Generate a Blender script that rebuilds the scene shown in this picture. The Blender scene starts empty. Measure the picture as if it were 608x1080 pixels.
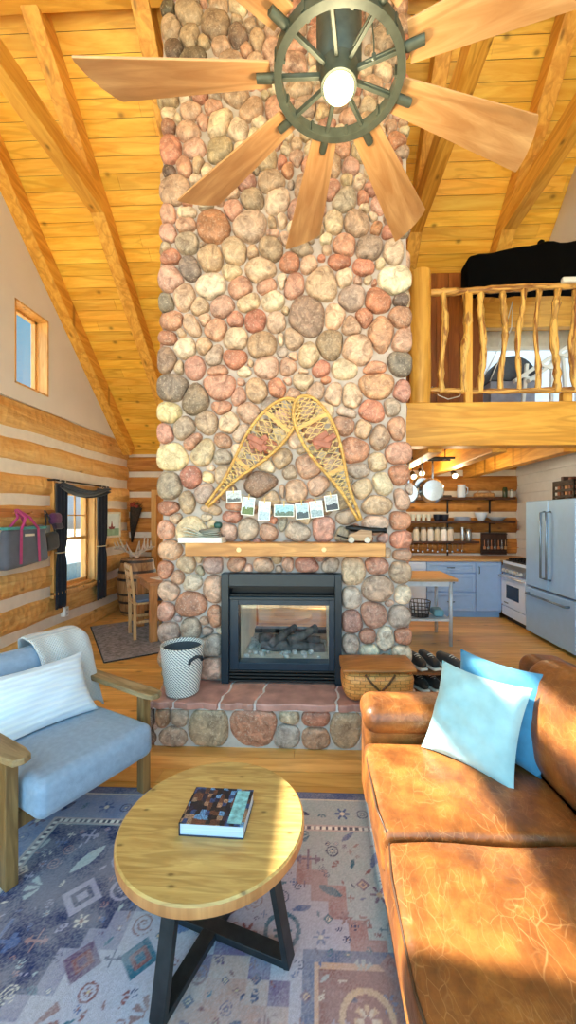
import bpy, bmesh, math, random
import numpy as np
from mathutils import Vector, Matrix, Euler
random.seed(7)
RNG = np.random.default_rng(11)
PI = math.pi
scn = bpy.context.scene
COL = scn.collection

# ------------------------------------------------------------ camera facts
F, YAW, CX, CY, EYE = 415.0, math.radians(2.2), 318.0, 545.0, 1.57
def ray(x, y):
    u, v = (x - CX) / F, (CY - y) / F
    return u * math.cos(YAW) - math.sin(YAW), u * math.sin(YAW) + math.cos(YAW), v
def at(x, y, Y):
    """point on the plane at room depth Y that the photograph shows at pixel x, y"""
    dx, dy, dz = ray(x, y); t = Y / dy
    return Vector((dx * t, Y, EYE + dz * t))
def atz(x, y, z):
    dx, dy, dz = ray(x, y); t = (z - EYE) / dz
    return Vector((dx * t, dy * t, z))
def atx(x, y, X):
    dx, dy, dz = ray(x, y); t = X / dx
    return Vector((X, dy * t, EYE + dz * t))

# ------------------------------------------------------------ materials
def S(r, g, b):
    f = lambda c: (c / 255 / 12.92) if c / 255 <= .04045 else ((c / 255 + .055) / 1.055) ** 2.4
    return (f(r), f(g), f(b), 1)
MATS = {}
def _new(name):
    m = bpy.data.materials.new(name); m.use_nodes = True
    nt = m.node_tree; b = nt.nodes['Principled BSDF']
    return m, nt, b
def node(nt, t, **kw):
    n = nt.nodes.new(t)
    for k, v in kw.items():
        if k in n.inputs: n.inputs[k].default_value = v
        else: setattr(n, k, v)
    return n
def ramp(nt, stops, interp='LINEAR'):
    r = nt.nodes.new('ShaderNodeValToRGB'); r.color_ramp.interpolation = interp
    e = r.color_ramp.elements
    while len(e) < len(stops): e.new(.5)
    for i, (p, c) in enumerate(stops):
        e[i].position = p; e[i].color = c if len(c) == 4 else (*c, 1)
    return r
def mixc(nt, mode='MIX', fac=None):
    n = nt.nodes.new('ShaderNodeMix'); n.data_type = 'RGBA'; n.blend_type = mode
    if fac is not None: n.inputs[0].default_value = fac
    return n   # inputs 0 fac, 6 A, 7 B, output 2
def coords(nt, scale=(1, 1, 1), rot=(0, 0, 0), loc=(0, 0, 0)):
    tc = nt.nodes.new('ShaderNodeTexCoord'); mp = nt.nodes.new('ShaderNodeMapping')
    mp.inputs['Scale'].default_value = scale; mp.inputs['Rotation'].default_value = rot; mp.inputs['Location'].default_value = loc
    nt.links.new(tc.outputs['Object'], mp.inputs['Vector'])
    return mp.outputs['Vector']
def bumpit(nt, b, fac_socket, strength, dist=.01):
    bp = node(nt, 'ShaderNodeBump'); bp.inputs['Strength'].default_value = strength; bp.inputs['Distance'].default_value = dist
    nt.links.new(fac_socket, bp.inputs['Height']); nt.links.new(bp.outputs['Normal'], b.inputs['Normal'])
def mult_tint(nt, col):
    at_ = node(nt, 'ShaderNodeVertexColor', layer_name='tint')
    mx = mixc(nt, 'MULTIPLY', 1.0)
    nt.links.new(col, mx.inputs[6]); nt.links.new(at_.outputs['Color'], mx.inputs[7])
    return mx.outputs[2]
def plain(name, c, rough=.6, metal=0, noise=.12, nscale=12, bump=0, bscale=60, tint=False, stretch=(1, 1, 1), emit=None, spec=None, sheen=0):
    if name in MATS: return MATS[name]
    m, nt, b = _new(name); L = nt.links.new
    v = coords(nt, stretch)
    n = node(nt, 'ShaderNodeTexNoise', Scale=nscale, Detail=5.0)
    L(v, n.inputs['Vector'])
    lo = tuple(x * (1 - noise) for x in c[:3]); hi = tuple(min(1, x * (1 + noise)) for x in c[:3])
    r = ramp(nt, [(.3, lo), (.7, hi)]); L(n.outputs['Fac'], r.inputs['Fac'])
    col = r.outputs['Color']
    if tint: col = mult_tint(nt, col)
    L(col, b.inputs['Base Color'])
    b.inputs['Roughness'].default_value = rough; b.inputs['Metallic'].default_value = metal
    if spec is not None: b.inputs['Specular IOR Level'].default_value = spec
    if sheen: b.inputs['Sheen Weight'].default_value = sheen
    if bump:
        n2 = node(nt, 'ShaderNodeTexNoise', Scale=bscale, Detail=4.0); L(v, n2.inputs['Vector'])
        bumpit(nt, b, n2.outputs['Fac'], bump, .004)
    if emit:
        b.inputs['Emission Color'].default_value = emit[0]; b.inputs['Emission Strength'].default_value = emit[1]
    MATS[name] = m; return m
def wood(name, light, dark, axis='X', scale=1.0, knots=.5, rough=.5, tint=False, bump=.15, contrast=(.35, .7), hewn=0, flat='Z'):
    if name in MATS: return MATS[name]
    m, nt, b = _new(name); L = nt.links.new
    st = {'X': (1, 9, 9), 'Y': (9, 1, 9), 'Z': (9, 9, 1)}[axis]
    v = coords(nt, tuple(s * scale for s in st))
    n = node(nt, 'ShaderNodeTexNoise', Scale=1.6, Detail=7.0, Roughness=.62, Distortion=1.1); L(v, n.inputs['Vector'])
    r = ramp(nt, [(contrast[0], dark), (contrast[1], light)]); L(n.outputs['Fac'], r.inputs['Fac'])
    col = r.outputs['Color']
    # growth lines
    w = node(nt, 'ShaderNodeTexNoise', Scale=.7, Detail=2.0, Distortion=.6); L(v, w.inputs['Vector'])
    mt = node(nt, 'ShaderNodeMath', operation='MULTIPLY'); mt.inputs[1].default_value = 26; L(w.outputs['Fac'], mt.inputs[0])
    fr = node(nt, 'ShaderNodeMath', operation='SINE'); L(mt.outputs[0], fr.inputs[0])
    rr = ramp(nt, [(.55, (0, 0, 0)), (1, (.55, .55, .55))]); L(fr.outputs[0], rr.inputs['Fac'])
    mg = mixc(nt, 'MIX'); L(rr.outputs['Color'], mg.inputs[0]); L(col, mg.inputs[6]); mg.inputs[7].default_value = tuple(.5 * a + .5 * d_ for a, d_ in zip(light[:3], dark[:3])) + (1,)
    mg.inputs[7].default_value = (*[x * .8 for x in dark[:3]], 1)
    col = mg.outputs[2]
    if knots:
        ks = {'X': (3.4, 6.6, 6.6), 'Y': (6.6, 3.4, 6.6), 'Z': (6.6, 6.6, 3.4)}[axis]
        kv = coords(nt, tuple(s * scale for s in ks), loc=(.37, .21, .13))
        sx = node(nt, 'ShaderNodeSeparateXYZ'); cx2 = node(nt, 'ShaderNodeCombineXYZ'); L(kv, sx.inputs[0])
        pa, pb = {'Z': (0, 1), 'X': (1, 2), 'Y': (0, 2)}[flat]
        L(sx.outputs[pa], cx2.inputs[0]); L(sx.outputs[pb], cx2.inputs[1])
        vo = node(nt, 'ShaderNodeTexVoronoi', Scale=1.0, Randomness=1.0); vo.voronoi_dimensions = '2D'; L(cx2.outputs[0], vo.inputs['Vector'])
        kr = ramp(nt, [(.045, (1, 1, 1)), (.10, (.35, .35, .35)), (.17, (0, 0, 0))]); L(vo.outputs['Distance'], kr.inputs['Fac'])
        sep = node(nt, 'ShaderNodeSeparateColor'); L(vo.outputs['Color'], sep.inputs[0])
        gt = node(nt, 'ShaderNodeMath', operation='GREATER_THAN'); gt.inputs[1].default_value = 1 - knots; L(sep.outputs[0], gt.inputs[0])
        km = node(nt, 'ShaderNodeMath', operation='MULTIPLY'); L(kr.outputs['Color'], km.inputs[0]); L(gt.outputs[0], km.inputs[1])
        k2 = node(nt, 'ShaderNodeMath', operation='MULTIPLY'); L(km.outputs[0], k2.inputs[0]); k2.inputs[1].default_value = .8
        mx = mixc(nt, 'MIX'); L(k2.outputs[0], mx.inputs[0]); L(col, mx.inputs[6]); mx.inputs[7].default_value = (*[x * .35 for x in dark[:3]], 1)
        col = mx.outputs[2]
    if tint: col = mult_tint(nt, col)
    L(col, b.inputs['Base Color']); b.inputs['Roughness'].default_value = rough
    if hewn:
        hv = coords(nt, {'X': (1.5, 1, 1.0), 'Y': (1, 1.5, 1), 'Z': (1, 1, 1.5)}[axis])
        hn = node(nt, 'ShaderNodeTexVoronoi', Scale=9.0); L(hv, hn.inputs['Vector'])
        ad = node(nt, 'ShaderNodeMath', operation='ADD'); L(hn.outputs['Distance'], ad.inputs[0]); L(n.outputs['Fac'], ad.inputs[1])
        bumpit(nt, b, ad.outputs[0], hewn, .02)
    elif bump: bumpit(nt, b, n.outputs['Fac'], bump, .004)
    MATS[name] = m; return m
def glassy(name, tintc=(1, 1, 1), refl=.12, rough=.02):
    if name in MATS: return MATS[name]
    m, nt, b = _new(name); L = nt.links.new
    nt.nodes.remove(b)
    tr = node(nt, 'ShaderNodeBsdfTransparent'); tr.inputs[0].default_value = (*tintc, 1)
    gl = node(nt, 'ShaderNodeBsdfGlossy', Roughness=rough)
    nz = node(nt, 'ShaderNodeTexNoise', Scale=4.0); mp = node(nt, 'ShaderNodeMapRange'); L(nz.outputs['Fac'], mp.inputs[0])
    mp.inputs[3].default_value = refl * .8; mp.inputs[4].default_value = refl * 1.2
    mx = node(nt, 'ShaderNodeMixShader'); L(mp.outputs[0], mx.inputs[0]); L(tr.outputs[0], mx.inputs[1]); L(gl.outputs[0], mx.inputs[2])
    L(mx.outputs[0], nt.nodes['Material Output'].inputs['Surface'])
    MATS[name] = m; return m

# ------------------------------------------------------------ mesh builder
def rotm(rx=0, ry=0, rz=0): return Euler((rx, ry, rz)).to_matrix()
ROOTM = {}
class MB:
    def __init__(s): s.v = []; s.f = []; s.t = []
    def add(s, vs, fs, t=None):
        o = len(s.v); s.v += [Vector(p) for p in vs]; s.f += [tuple(i + o for i in f) for f in fs]
        tt = t if t is not None else (1, 1, 1)
        s.t += [tt] * len(vs) if not (isinstance(tt, list)) else tt
        return s
    def box(s, c, sz, R=None, t=None):
        c = Vector(c); h = [x / 2 for x in sz]
        vs = [Vector((x * h[0], y * h[1], z * h[2])) for x in (-1, 1) for y in (-1, 1) for z in (-1, 1)]
        if R is not None: vs = [R @ p for p in vs]
        return s.add([p + c for p in vs], [(0, 1, 3, 2), (4, 6, 7, 5), (0, 4, 5, 1), (2, 3, 7, 6), (0, 2, 6, 4), (1, 5, 7, 3)], t)
    def bb(s, x0, x1, y0, y1, z0, z1, t=None):
        return s.box(((x0 + x1) / 2, (y0 + y1) / 2, (z0 + z1) / 2), (x1 - x0, y1 - y0, z1 - z0), None, t)
    def bar(s, a, b, w, h, up=(0, 0, 1), t=None):
        a, b = Vector(a), Vector(b); d = b - a; L = d.length; d.normalize(); up = Vector(up)
        if abs(d.dot(up)) > .98: up = Vector((0, 1, 0))
        x = d.cross(up).normalized(); u = x.cross(d).normalized()
        R = Matrix((x, d, u)).transposed()
        return s.box((a + b) / 2, (w, L, h), R, t)
    def tube(s, pts, r, seg=10, caps=True, t=None, closed=False):
        pts = [Vector(p) for p in pts]; n = len(pts)
        rs = r if isinstance(r, (list, tuple)) else [r] * n
        vs, fs = [], []; prev = None
        for i, p in enumerate(pts):
            if closed: d = pts[(i + 1) % n] - pts[i - 1]
            else: d = pts[min(i + 1, n - 1)] - pts[max(i - 1, 0)]
            if d.length < 1e-9: d = Vector((0, 0, 1))
            d.normalize()
            if prev is None:
                a = Vector((0, 0, 1)) if abs(d.z) < .9 else Vector((1, 0, 0)); x = d.cross(a).normalized()
            else:
                x = prev - d * prev.dot(d)
                x = x.normalized() if x.length > 1e-6 else d.orthogonal().normalized()
            prev = x; y = d.cross(x)
            for k in range(seg):
                an = 2 * PI * k / seg; vs.append(p + (x * math.cos(an) + y * math.sin(an)) * rs[i])
        m = n if closed else n - 1
        for i in range(m):
            for k in range(seg):
                j = (i + 1) % n
                fs.append((i * seg + k, i * seg + (k + 1) % seg, j * seg + (k + 1) % seg, j * seg + k))
        if caps and not closed:
            fs.append(tuple(range(seg - 1, -1, -1))); fs.append(tuple((n - 1) * seg + k for k in range(seg)))
        return s.add(vs, fs, t)
    def lathe(s, prof, c=(0, 0, 0), seg=24, R=None, t=None):
        c = Vector(c); vs, fs = [], []; n = len(prof)
        for r, z in prof:
            for k in range(seg):
                an = 2 * PI * k / seg; p = Vector((max(r, 1e-4) * math.cos(an), max(r, 1e-4) * math.sin(an), z))
                vs.append((R @ p if R is not None else p) + c)
        for i in range(n - 1):
            for k in range(seg): fs.append((i * seg + k, i * seg + (k + 1) % seg, (i + 1) * seg + (k + 1) % seg, (i + 1) * seg + k))
        fs.append(tuple(range(seg - 1, -1, -1))); fs.append(tuple((n - 1) * seg + k for k in range(seg)))
        return s.add(vs, fs, t)
    def prism(s, poly, a, b, fn, t=None):
        """poly of (u, v); fn(u, v, w) -> point; w from a to b"""
        n = len(poly); vs = [fn(u, v, a) for u, v in poly] + [fn(u, v, b) for u, v in poly]
        fs = [tuple(range(n - 1, -1, -1)), tuple(range(n, 2 * n))] + [(i, (i + 1) % n, n + (i + 1) % n, n + i) for i in range(n)]
        return s.add(vs, fs, t)
    def grid(s, fn, nu, nv, t=None, closed_u=False):
        vs = [fn(i / (nu if closed_u else nu - 1), j / (nv - 1)) for j in range(nv) for i in range(nu)]
        fs = []
        for j in range(nv - 1):
            for i in range(nu if closed_u else nu - 1):
                k = (i + 1) % nu; fs.append((j * nu + i, j * nu + k, (j + 1) * nu + k, (j + 1) * nu + i))
        return s.add(vs, fs, t)
    def rbox(s, c, sz, r=.04, k=3, m=4, R=None, crown=(0, 0, 0), fn=None, t=None):
        """box with round edges; crown bulges each pair of faces outward"""
        h = [x / 2 for x in sz]; r = min(r, min(h) * .98); c = Vector(c)
        def axis(hh):
            i = hh - r
            a = [-i - r * math.tan(PI / 4 * (1 - q / k)) for q in range(k)]
            mid = [-i + 2 * i * q / m for q in range(m + 1)]
            return a + mid + [-x for x in reversed(a)]
        A = [axis(x) for x in h]; idx = {}; vs = []; fs = []
        def pt(x, y, z):
            key = (round(x, 6), round(y, 6), round(z, 6))
            if key in idx: return idx[key]
            p = Vector((x, y, z)); q = Vector((max(-h[0] + r, min(h[0] - r, x)), max(-h[1] + r, min(h[1] - r, y)), max(-h[2] + r, min(h[2] - r, z))))
            d = p - q; o = q + d.normalized() * r if d.length > 1e-9 else q
            u = [o[i] / h[i] for i in range(3)]; e = [max(0, 1 - x * x) for x in u]
            o = Vector((o.x + crown[0] * u[0] * e[1] * e[2], o.y + crown[1] * u[1] * e[0] * e[2], o.z + crown[2] * u[2] * e[0] * e[1]))
            if fn: o = fn(o)
            if R is not None: o = R @ o
            vs.append(o + c); idx[key] = len(vs) - 1; return idx[key]
        for ax in range(3):
            u, v = [(1, 2), (2, 0), (0, 1)][ax]
            for sg in (-1, 1):
                for i in range(len(A[u]) - 1):
                    for j in range(len(A[v]) - 1):
                        q = []
                        for (a, b) in ((i, j), (i + 1, j), (i + 1, j + 1), (i, j + 1)):
                            co = [0, 0, 0]; co[ax] = sg * h[ax]; co[u] = A[u][a]; co[v] = A[v][b]; q.append(pt(*co))
                        if sg < 0: q.reverse()
                        if len(set(q)) >= 3: fs.append(tuple(dict.fromkeys(q)))
        return s.add(vs, fs, t)
    def build(s, name, mat, parent=None, bevel=0, smooth=False, sub=0, local=False, kind=None, loc=None, auto=False):
        me = bpy.data.meshes.new(name)
        off = Matrix.Identity(4)
        if parent is not None and not local: off = ROOTM[parent.name].inverted()
        elif parent is None and loc is not None: off = Matrix.Translation(-Vector(loc))
        me.from_pydata([off @ p for p in s.v], [], s.f)
        ca = me.color_attributes.new('tint', 'FLOAT_COLOR', 'POINT')
        ca.data.foreach_set('color', np.array([(*t, 1) for t in s.t], dtype=np.float32).ravel())
        bm = bmesh.new(); bm.from_mesh(me)
        bmesh.ops.recalc_face_normals(bm, faces=bm.faces)
        bm.to_mesh(me); bm.free()
        me.update()
        o = bpy.data.objects.new(name, me); COL.objects.link(o)
        me.materials.append(mat)
        if smooth: me.polygons.foreach_set('use_smooth', [True] * len(me.polygons))
        if auto:
            me.polygons.foreach_set('use_smooth', [True] * len(me.polygons)); me.set_sharp_from_angle(angle=math.radians(40))
        if bevel:
            md = o.modifiers.new('Bevel', 'BEVEL'); md.width = bevel; md.segments = 2; md.limit_method = 'ANGLE'; md.angle_limit = math.radians(40)
        if sub:
            md = o.modifiers.new('Subsurf', 'SUBSURF'); md.levels = sub; md.render_levels = sub
        if parent is not None:
            o.parent = parent; ROOTM[o.name] = ROOTM[parent.name]
        else:
            if loc is not None: o.location = loc
            ROOTM[o.name] = Matrix.Translation(Vector(loc) if loc is not None else Vector((0, 0, 0)))
        if kind: o['kind'] = kind
        return o
def thing(name, label, cat, loc=(0, 0, 0), rz=0, group=None, R=None):
    o = bpy.data.objects.new(name, None); COL.objects.link(o); o.empty_display_size = .05
    o.location = loc; o.rotation_euler = (0, 0, rz) if R is None else R.to_euler()
    ROOTM[o.name] = Matrix.Translation(Vector(loc)) @ (Matrix.Rotation(rz, 4, 'Z') if R is None else R.to_4x4())
    o['label'] = label; o['category'] = cat
    if group: o['group'] = group
    return o
def tag(o, label, cat, group=None, kind=None):
    o['label'] = label; o['category'] = cat
    if group: o['group'] = group
    if kind: o['kind'] = kind
    return o
def struct(name, label=None, cat=None):
    o = bpy.data.objects.new(name, None); COL.objects.link(o); o['kind'] = 'structure'; o.empty_display_size = .05
    ROOTM[o.name] = Matrix.Identity(4)
    if label: o['label'] = label; o['category'] = cat
    return o
def sset(o, label, cat):
    o['kind'] = 'structure'; o['label'] = label; o['category'] = cat; return o
SUN_E, FAN_E, SPOT_E, SKY_E, EXPO = 25.0, 14.0, 13.0, 2.8, 0.2
# ------------------------------------------------------------ palette
PINE_L, PINE_D = S(240, 190, 88), S(212, 148, 48)
W_ceil = wood('pine ceiling boards', S(250, 208, 94), S(232, 170, 54), 'X', 1.0, .22, .45, tint=True)
W_beamY = wood('pine rafter timber', S(238, 184, 84), S(204, 138, 46), 'Y', 1.0, .4, .5)
W_beamX = wood('pine beam timber', S(240, 186, 82), S(212, 148, 50), 'X', .8, .2, .5, flat='Y')
W_beamZ = wood('peeled pine post', S(240, 190, 90), S(206, 146, 56), 'Z', .8, .3, .45)
W_logY = wood('hewn logs along side', S(244, 202, 132), S(218, 162, 88), 'Y', .8, .22, .6, tint=True, hewn=.9, flat='X')
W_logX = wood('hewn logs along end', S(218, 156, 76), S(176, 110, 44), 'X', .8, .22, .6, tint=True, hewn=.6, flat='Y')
W_floor = wood('pine floor boards', S(238, 190, 112), S(208, 152, 78), 'X', .9, .18, .32, tint=True)
PLASTER = plain('white plaster', S(214, 207, 200), .9, noise=.03, nscale=3, bump=.1)
CHINK = plain('pale chinking mortar', S(222, 212, 198), .95, noise=.06, nscale=9, bump=.3)
WHITE = plain('white paint', S(232, 232, 230), .5, noise=.03)
BLACK = plain('black metal', S(30, 31, 32), .45, .3, noise=.2)
TRIMW = wood('pine window trim', S(228, 180, 110), S(200, 146, 76), 'Z', 1.2, .2, .5)
GLASS = glassy('window glass', (.93, .97, 1), .08)

XL, YF, XK, XG = -3.3, 6.8, 3.4, 2.75
YR, ZR, NEAR = 3.05, 0, .4
def roof(y):
    if y >= YR: return 2.74 + .9 * (6.75 - y)
    return 2.74 + .9 * (6.75 - YR) - NEAR * (YR - y)
YB = -.7

# ---- floor: long pine boards running across the room
fb = MB(); y = YB
while y < YF:
    w = .13; x = XL - random.random() * 2
    while x < XK + .1:
        L = random.uniform(1.8, 3.4); a = random.uniform(.84, 1.1)
        x0, x1 = max(x, XL - .1), min(x + L, XK + .1)
        if x1 - x0 > .05: fb.bb(x0 + .001, x1 - .001, y + .0015, y + w - .0015, -.03, 0, (a, a * random.uniform(.95, 1.02), a * random.uniform(.88, 1.02)))
        x += L
    y += w
fl = fb.build('floor', W_floor); sset(fl, 'honey pine plank floor running through the whole open room', 'floor')
MB().bb(XL - .2, XK + .2, YB - .02, YF + .2, -.2, -.031).build('subfloor', plain('subfloor', S(60, 45, 30)), fl)

# ---- helper: wall with holes (u along Y or X)
def wall_cells(u0, u1, z0, ztop, holes, brk=()):
    us = sorted({u0, u1, *[b for b in brk if u0 < b < u1], *[h[0] for h in holes], *[h[1] for h in holes]})
    out = []
    for a, b in zip(us[:-1], us[1:]):
        zs = [(z0, None)]
        hs = sorted([(h[2], h[3]) for h in holes if h[0] <= a + 1e-6 and h[1] >= b - 1e-6])
        cur = z0
        for h0, h1 in hs:
            if h0 > cur: out.append((a, b, cur, h0, h0))
            cur = h1
        out.append((a, b, cur, ztop(a), ztop(b)))
    return out
LOGTOP = 2.86
# openings in the left wall: (y0, y1, z0, z1)
WIN_LOW = (4.86, 5.74, .62, 1.93)
WIN_UP = (4.18, 4.72, 3.04, 3.97)
WIN_SUN = (1.70, 3.02, 3.585, 4.66)
WIN_SUN2 = (1.85, 2.90, 4.88, 5.32)
wl = MB()
for a, b, z0, za, zb in wall_cells(YB, YF + .2, 0, lambda y: LOGTOP, [WIN_LOW]):
    wl.bb(XL - .22, XL - .03, a, b, z0, za)
wall_left = wl.build('wall_left', CHINK); sset(wall_left, 'log wall with pale chinking and a white gable above', 'wall')
g = MB()
for a, b, z0, za, zb in wall_cells(YB, YF + .2, LOGTOP, lambda y: roof(y) + .05, [WIN_UP, WIN_SUN, WIN_SUN2], (YR, WIN_SUN[0])):
    g.prism([(a, z0), (b, z0), (b, max(zb, z0 + .001)), (a, max(za, z0 + .001))], XL - .22, XL, lambda u, v, w: (w, u, v))
g.build('gable_panel', PLASTER, wall_left)
lg = MB()
rows = [(-.02, .19), (.30, .57), (.69, .95), (1.07, 1.33), (1.45, 1.70), (1.82, 2.05), (2.19, 2.44), (2.55, LOGTOP)]
for z0, z1 in rows:
    segs = [(YB, YF)]
    if z1 > WIN_LOW[2] - .04 and z0 < WIN_LOW[3] + .04: segs = [(YB, WIN_LOW[0] - .02), (WIN_LOW[1] + .02, YF)]
    for a, b in segs:
        t = random.uniform(.86, 1.08)
        n = 26
        def fn(u, v, a=a, b=b, z0=z0, z1=z1):
            yy = a + (b - a) * u; an = v * 6
            k = int(round(an)); zz = [z0, z0, z0 + .035, (z0 + z1) / 2, z1 - .035, z1, z1][k]
            xx = [-.1, -.035, 0, .008, 0, -.035, -.1][k]
            return Vector((XL + xx + .006 * math.sin(yy * 9 + z0 * 40), yy, zz + .008 * math.sin(yy * 3.1 + z0 * 17)))
        lg.grid(fn, n, 7, (t, t * .98, t * .94))
lg.build('log', W_logY, wall_left, smooth=True)
# ---- far wall (dining room and kitchen)
DOOR = (-2.80, -1.9, 0, 1.95)
ADDED_WIN = (-1.65, .08, .06, 2.05)  # opening added out of view to brighten the room behind the chimney
wf = MB()
for a, b, z0, za, zb in wall_cells(XL - .22, XK + .2, 0, lambda y: 2.9, [DOOR, ADDED_WIN]):
    wf.bb(a, b, YF + .03, YF + .2, z0, za)
wall_far = wf.build('wall_far', CHINK); sset(wall_far, 'log wall with chinking along the far side of dining corner and kitchen', 'wall')
lg = MB()
for k in range(9):
    z0 = -.20 + .355 * k + .075; z1 = z0 + .265
    z0 = max(z0, 0)
    if z1 <= .02: continue
    segs = [(XL - .05, XK + .05)]
    if z0 < DOOR[3] + .03: segs = [(XL - .05, DOOR[0] - .02), (DOOR[1] + .02, ADDED_WIN[0] - .02), (ADDED_WIN[1] + .02, XK + .05)]
    for a, b in segs:
        t = random.uniform(.84, 1.06)
        def fn(u, v, a=a, b=b, z0=z0, z1=z1):
            xx = a + (b - a) * u; k = int(round(v * 6))
            zz = [z0, z0, z0 + .035, (z0 + z1) / 2, z1 - .035, z1, z1][k]; yy = [.1, .035, 0, -.008, 0, .035, .1][k]
            return Vector((xx, YF + yy, zz))
        lg.grid(fn, 20, 7, (t, t * .97, t * .92))
lg.build('log', W_logX, wall_far, smooth=True)
# ---- kitchen side wall of white boards, and its return towards the living room
SHIP = plain('white shiplap', S(218, 222, 228), .7, noise=.03)
kw = MB()
for k in range(17):
    kw.bb(XK, XK + .03, 3.9, YF + .1, .005 + k * .15, .15 + k * .15 - .006)
kw.bb(XK + .025, XK + .2, 3.9, YF + .2, 0, 2.6)
wr = kw.build('wall_right', SHIP); sset(wr, 'white shiplap wall on the right of the kitchen', 'wall')
m = MB(); m.bb(XG, XK + .2, 3.72, 3.9, 0, 2.7)
for a, b in ((YB, 3.9),):
    m.prism([(a, 0), (b, 0), (b, roof(b) + .05), (YR, roof(YR) + .05), (a, roof(a) + .05)], XG, XG + .2, lambda u, v, w: (w, u, v))
o = m.build('wall_side', PLASTER); sset(o, 'white plaster wall beside the sofa', 'wall')
m = MB(); m.prism([(3.9, 4.25), (4.98, 4.25), (3.9, roof(3.9) + .03)], XG - .12, XG + .0, lambda u, v, w: (w, u, v))
o = m.build('wall_gable', PLASTER); sset(o, 'white gable panel above the black draped bundle in the loft', 'wall')
m = MB(); m.prism([(3.9, 2.6), (6.9, 2.6), (6.9, roof(6.9)), (3.9, roof(3.9))], XK + .0, XK + .15, lambda u, v, w: (w, u, v))
o = m.build('wall_loft', PLASTER); sset(o, 'white plaster end wall of the loft', 'wall')
# ---- ceilings of narrow boards on both slopes
def slope_boards(name, ya, yb, label):
    m = MB(); L = math.hypot(yb - ya, roof(yb) - roof(ya)); n = int(L / .135)
    d = Vector((0, yb - ya, roof(yb) - roof(ya))) / L
    nrm = Vector((0, -d.z, d.y))
    if nrm.z < 0: nrm = -nrm
    R = Matrix((Vector((1, 0, 0)), d, Vector((1, 0, 0)).cross(d))).transposed()
    for i in range(n + 1):
        s0 = i * L / (n + 1); c = Vector((0, ya, roof(ya))) + d * (s0 + L / (n + 1) / 2)
        x = XL - .1 - random.random() * 2
        while x < XK + .1:
            ln = random.uniform(1.6, 3.6); x0, x1 = max(x, XL - .1), min(x + ln, XK + .15)
            if x1 - x0 > .05:
                t = random.uniform(.86, 1.1)
                m.box(c + Vector(((x0 + x1) / 2, 0, 0)) + nrm * .012, (x1 - x0 - .002, L / (n + 1) - .004, .02), R, (t, t * random.uniform(.93, 1.02), t * random.uniform(.8, 1.0)))
            x += ln
    o = m.build(name, W_ceil); sset(o, label, 'ceiling')
    b = MB(); b.box(Vector((0, (ya + yb) / 2, (roof(ya) + roof(yb)) / 2)) + nrm * .09, (XK - XL + .6, L + .1, .12), R)
    b.build('roof_deck', plain('dark joint backing', S(96, 56, 16)), o)
    return o
slope_boards('ceiling', YR, 6.95, 'steep pine board ceiling falling towards the far wall')
slope_boards('ceiling_near', YB, YR - .001, 'shallow pine board ceiling above the fan')
# ---- roof timbers
def timber(name, a, b, w, h, mat, label, cat='beam', up=(0, 0, 1)):
    o = MB().bar(a, b, w, h, up).build(name, mat, bevel=.008); sset(o, label, cat); return o
sl = Vector((0, 1, -.9)).normalized(); sn = Vector((0, .9, 1)).normalized()
def rafter(X, w, h, label, y1=6.72):
    a = Vector((X, YR + .04, roof(YR + .04))) - sn * h / 2; b = Vector((X, y1, roof(y1))) - sn * h / 2
    return timber('ceiling_beam', a, b, w, h, W_beamY, label, 'rafter', sn)
rafter(XL + .075, .15, .2, 'pine rafter lying along the white gable with the small window')
rafter(-2.35, .15, .2, 'pine rafter that meets the level tie beam left of the chimney')
rafter(-1.43, .15, .2, 'pine rafter running down right against the left edge of the chimney')
rafter(1.08, .14, .2, 'pine rafter just right of the chimney under the tie beam')
rafter(2.08, .15, .2, 'pine rafter that ends behind the black draped bundle', 5.0)
timber('ceiling_beam', (-2.35, .9, 4.93), (-2.35, 4.5, 4.93), .146, .2, W_beamY, 'level tie beam crossing the high ceiling left of the chimney', 'tie beam')
timber('ceiling_beam', (1.08, .9, 4.76), (1.08, 4.72, 4.76), .136, .2, W_beamY, 'level tie beam beside the chimney, seen past the fan blades', 'tie beam')
timber('ceiling_beam', (2.08, .9, 4.76), (2.08, 4.72, 4.76), .146, .2, W_beamY, 'level tie beam running to the black draped bundle', 'tie beam')
timber('ceiling_beam', (XL, 3.05, 5.9), (-1.18, 3.05, 5.9), .26, .32, W_beamX, 'ridge beam from the gable to the left edge of the chimney', 'ridge beam')
timber('ceiling_beam', (.74, 3.05, 5.9), (XG + .1, 3.05, 5.9), .26, .32, W_beamX, 'ridge beam from the right edge of the chimney to side wall', 'ridge beam')
# ---- loft
timber('loft_beam', (.80, 3.97, 2.47), (XK, 3.97, 2.47), .2, .42, W_beamX, 'heavy pine beam carrying the edge of the loft', 'beam')
o = MB(); 
for i in range(20):
    o.bb(.95 + i * .125, .95 + i * .125 + .122, 4.07, YF, 2.5, 2.56, (random.uniform(.6, .75),) * 3)
o = o.build('loft_floor', wood('loft deck underside', S(214, 150, 66), S(176, 108, 36), 'Y', 1, .3, .5, tint=True)); sset(o, 'board floor of the loft above the kitchen', 'loft floor')
o2 = MB().bb(-.2, .95, 4.07, YF, 2.5, 2.56).build('loft_floor', MATS['loft deck underside']); sset(o2, 'board ceiling of kitchen behind the chimney', 'loft floor')
for X, lab in ((1.22, 'loft joist closest to the chimney over the kitchen island'), (1.86, 'loft joist between the chimney side and the fridge'), (2.57, 'loft joist nearest to the fridge')):
    timber('loft_joist', (X, 4.07, 2.36), (X, YF - .0, 2.36), .15, .27, W_beamY, lab, 'joist')
timber('loft_header', (.95, 4.92, 4.06), (XK, 4.92, 4.06), .1, .38, W_beamX, 'wide pine header board at the back of the loft', 'beam')
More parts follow.
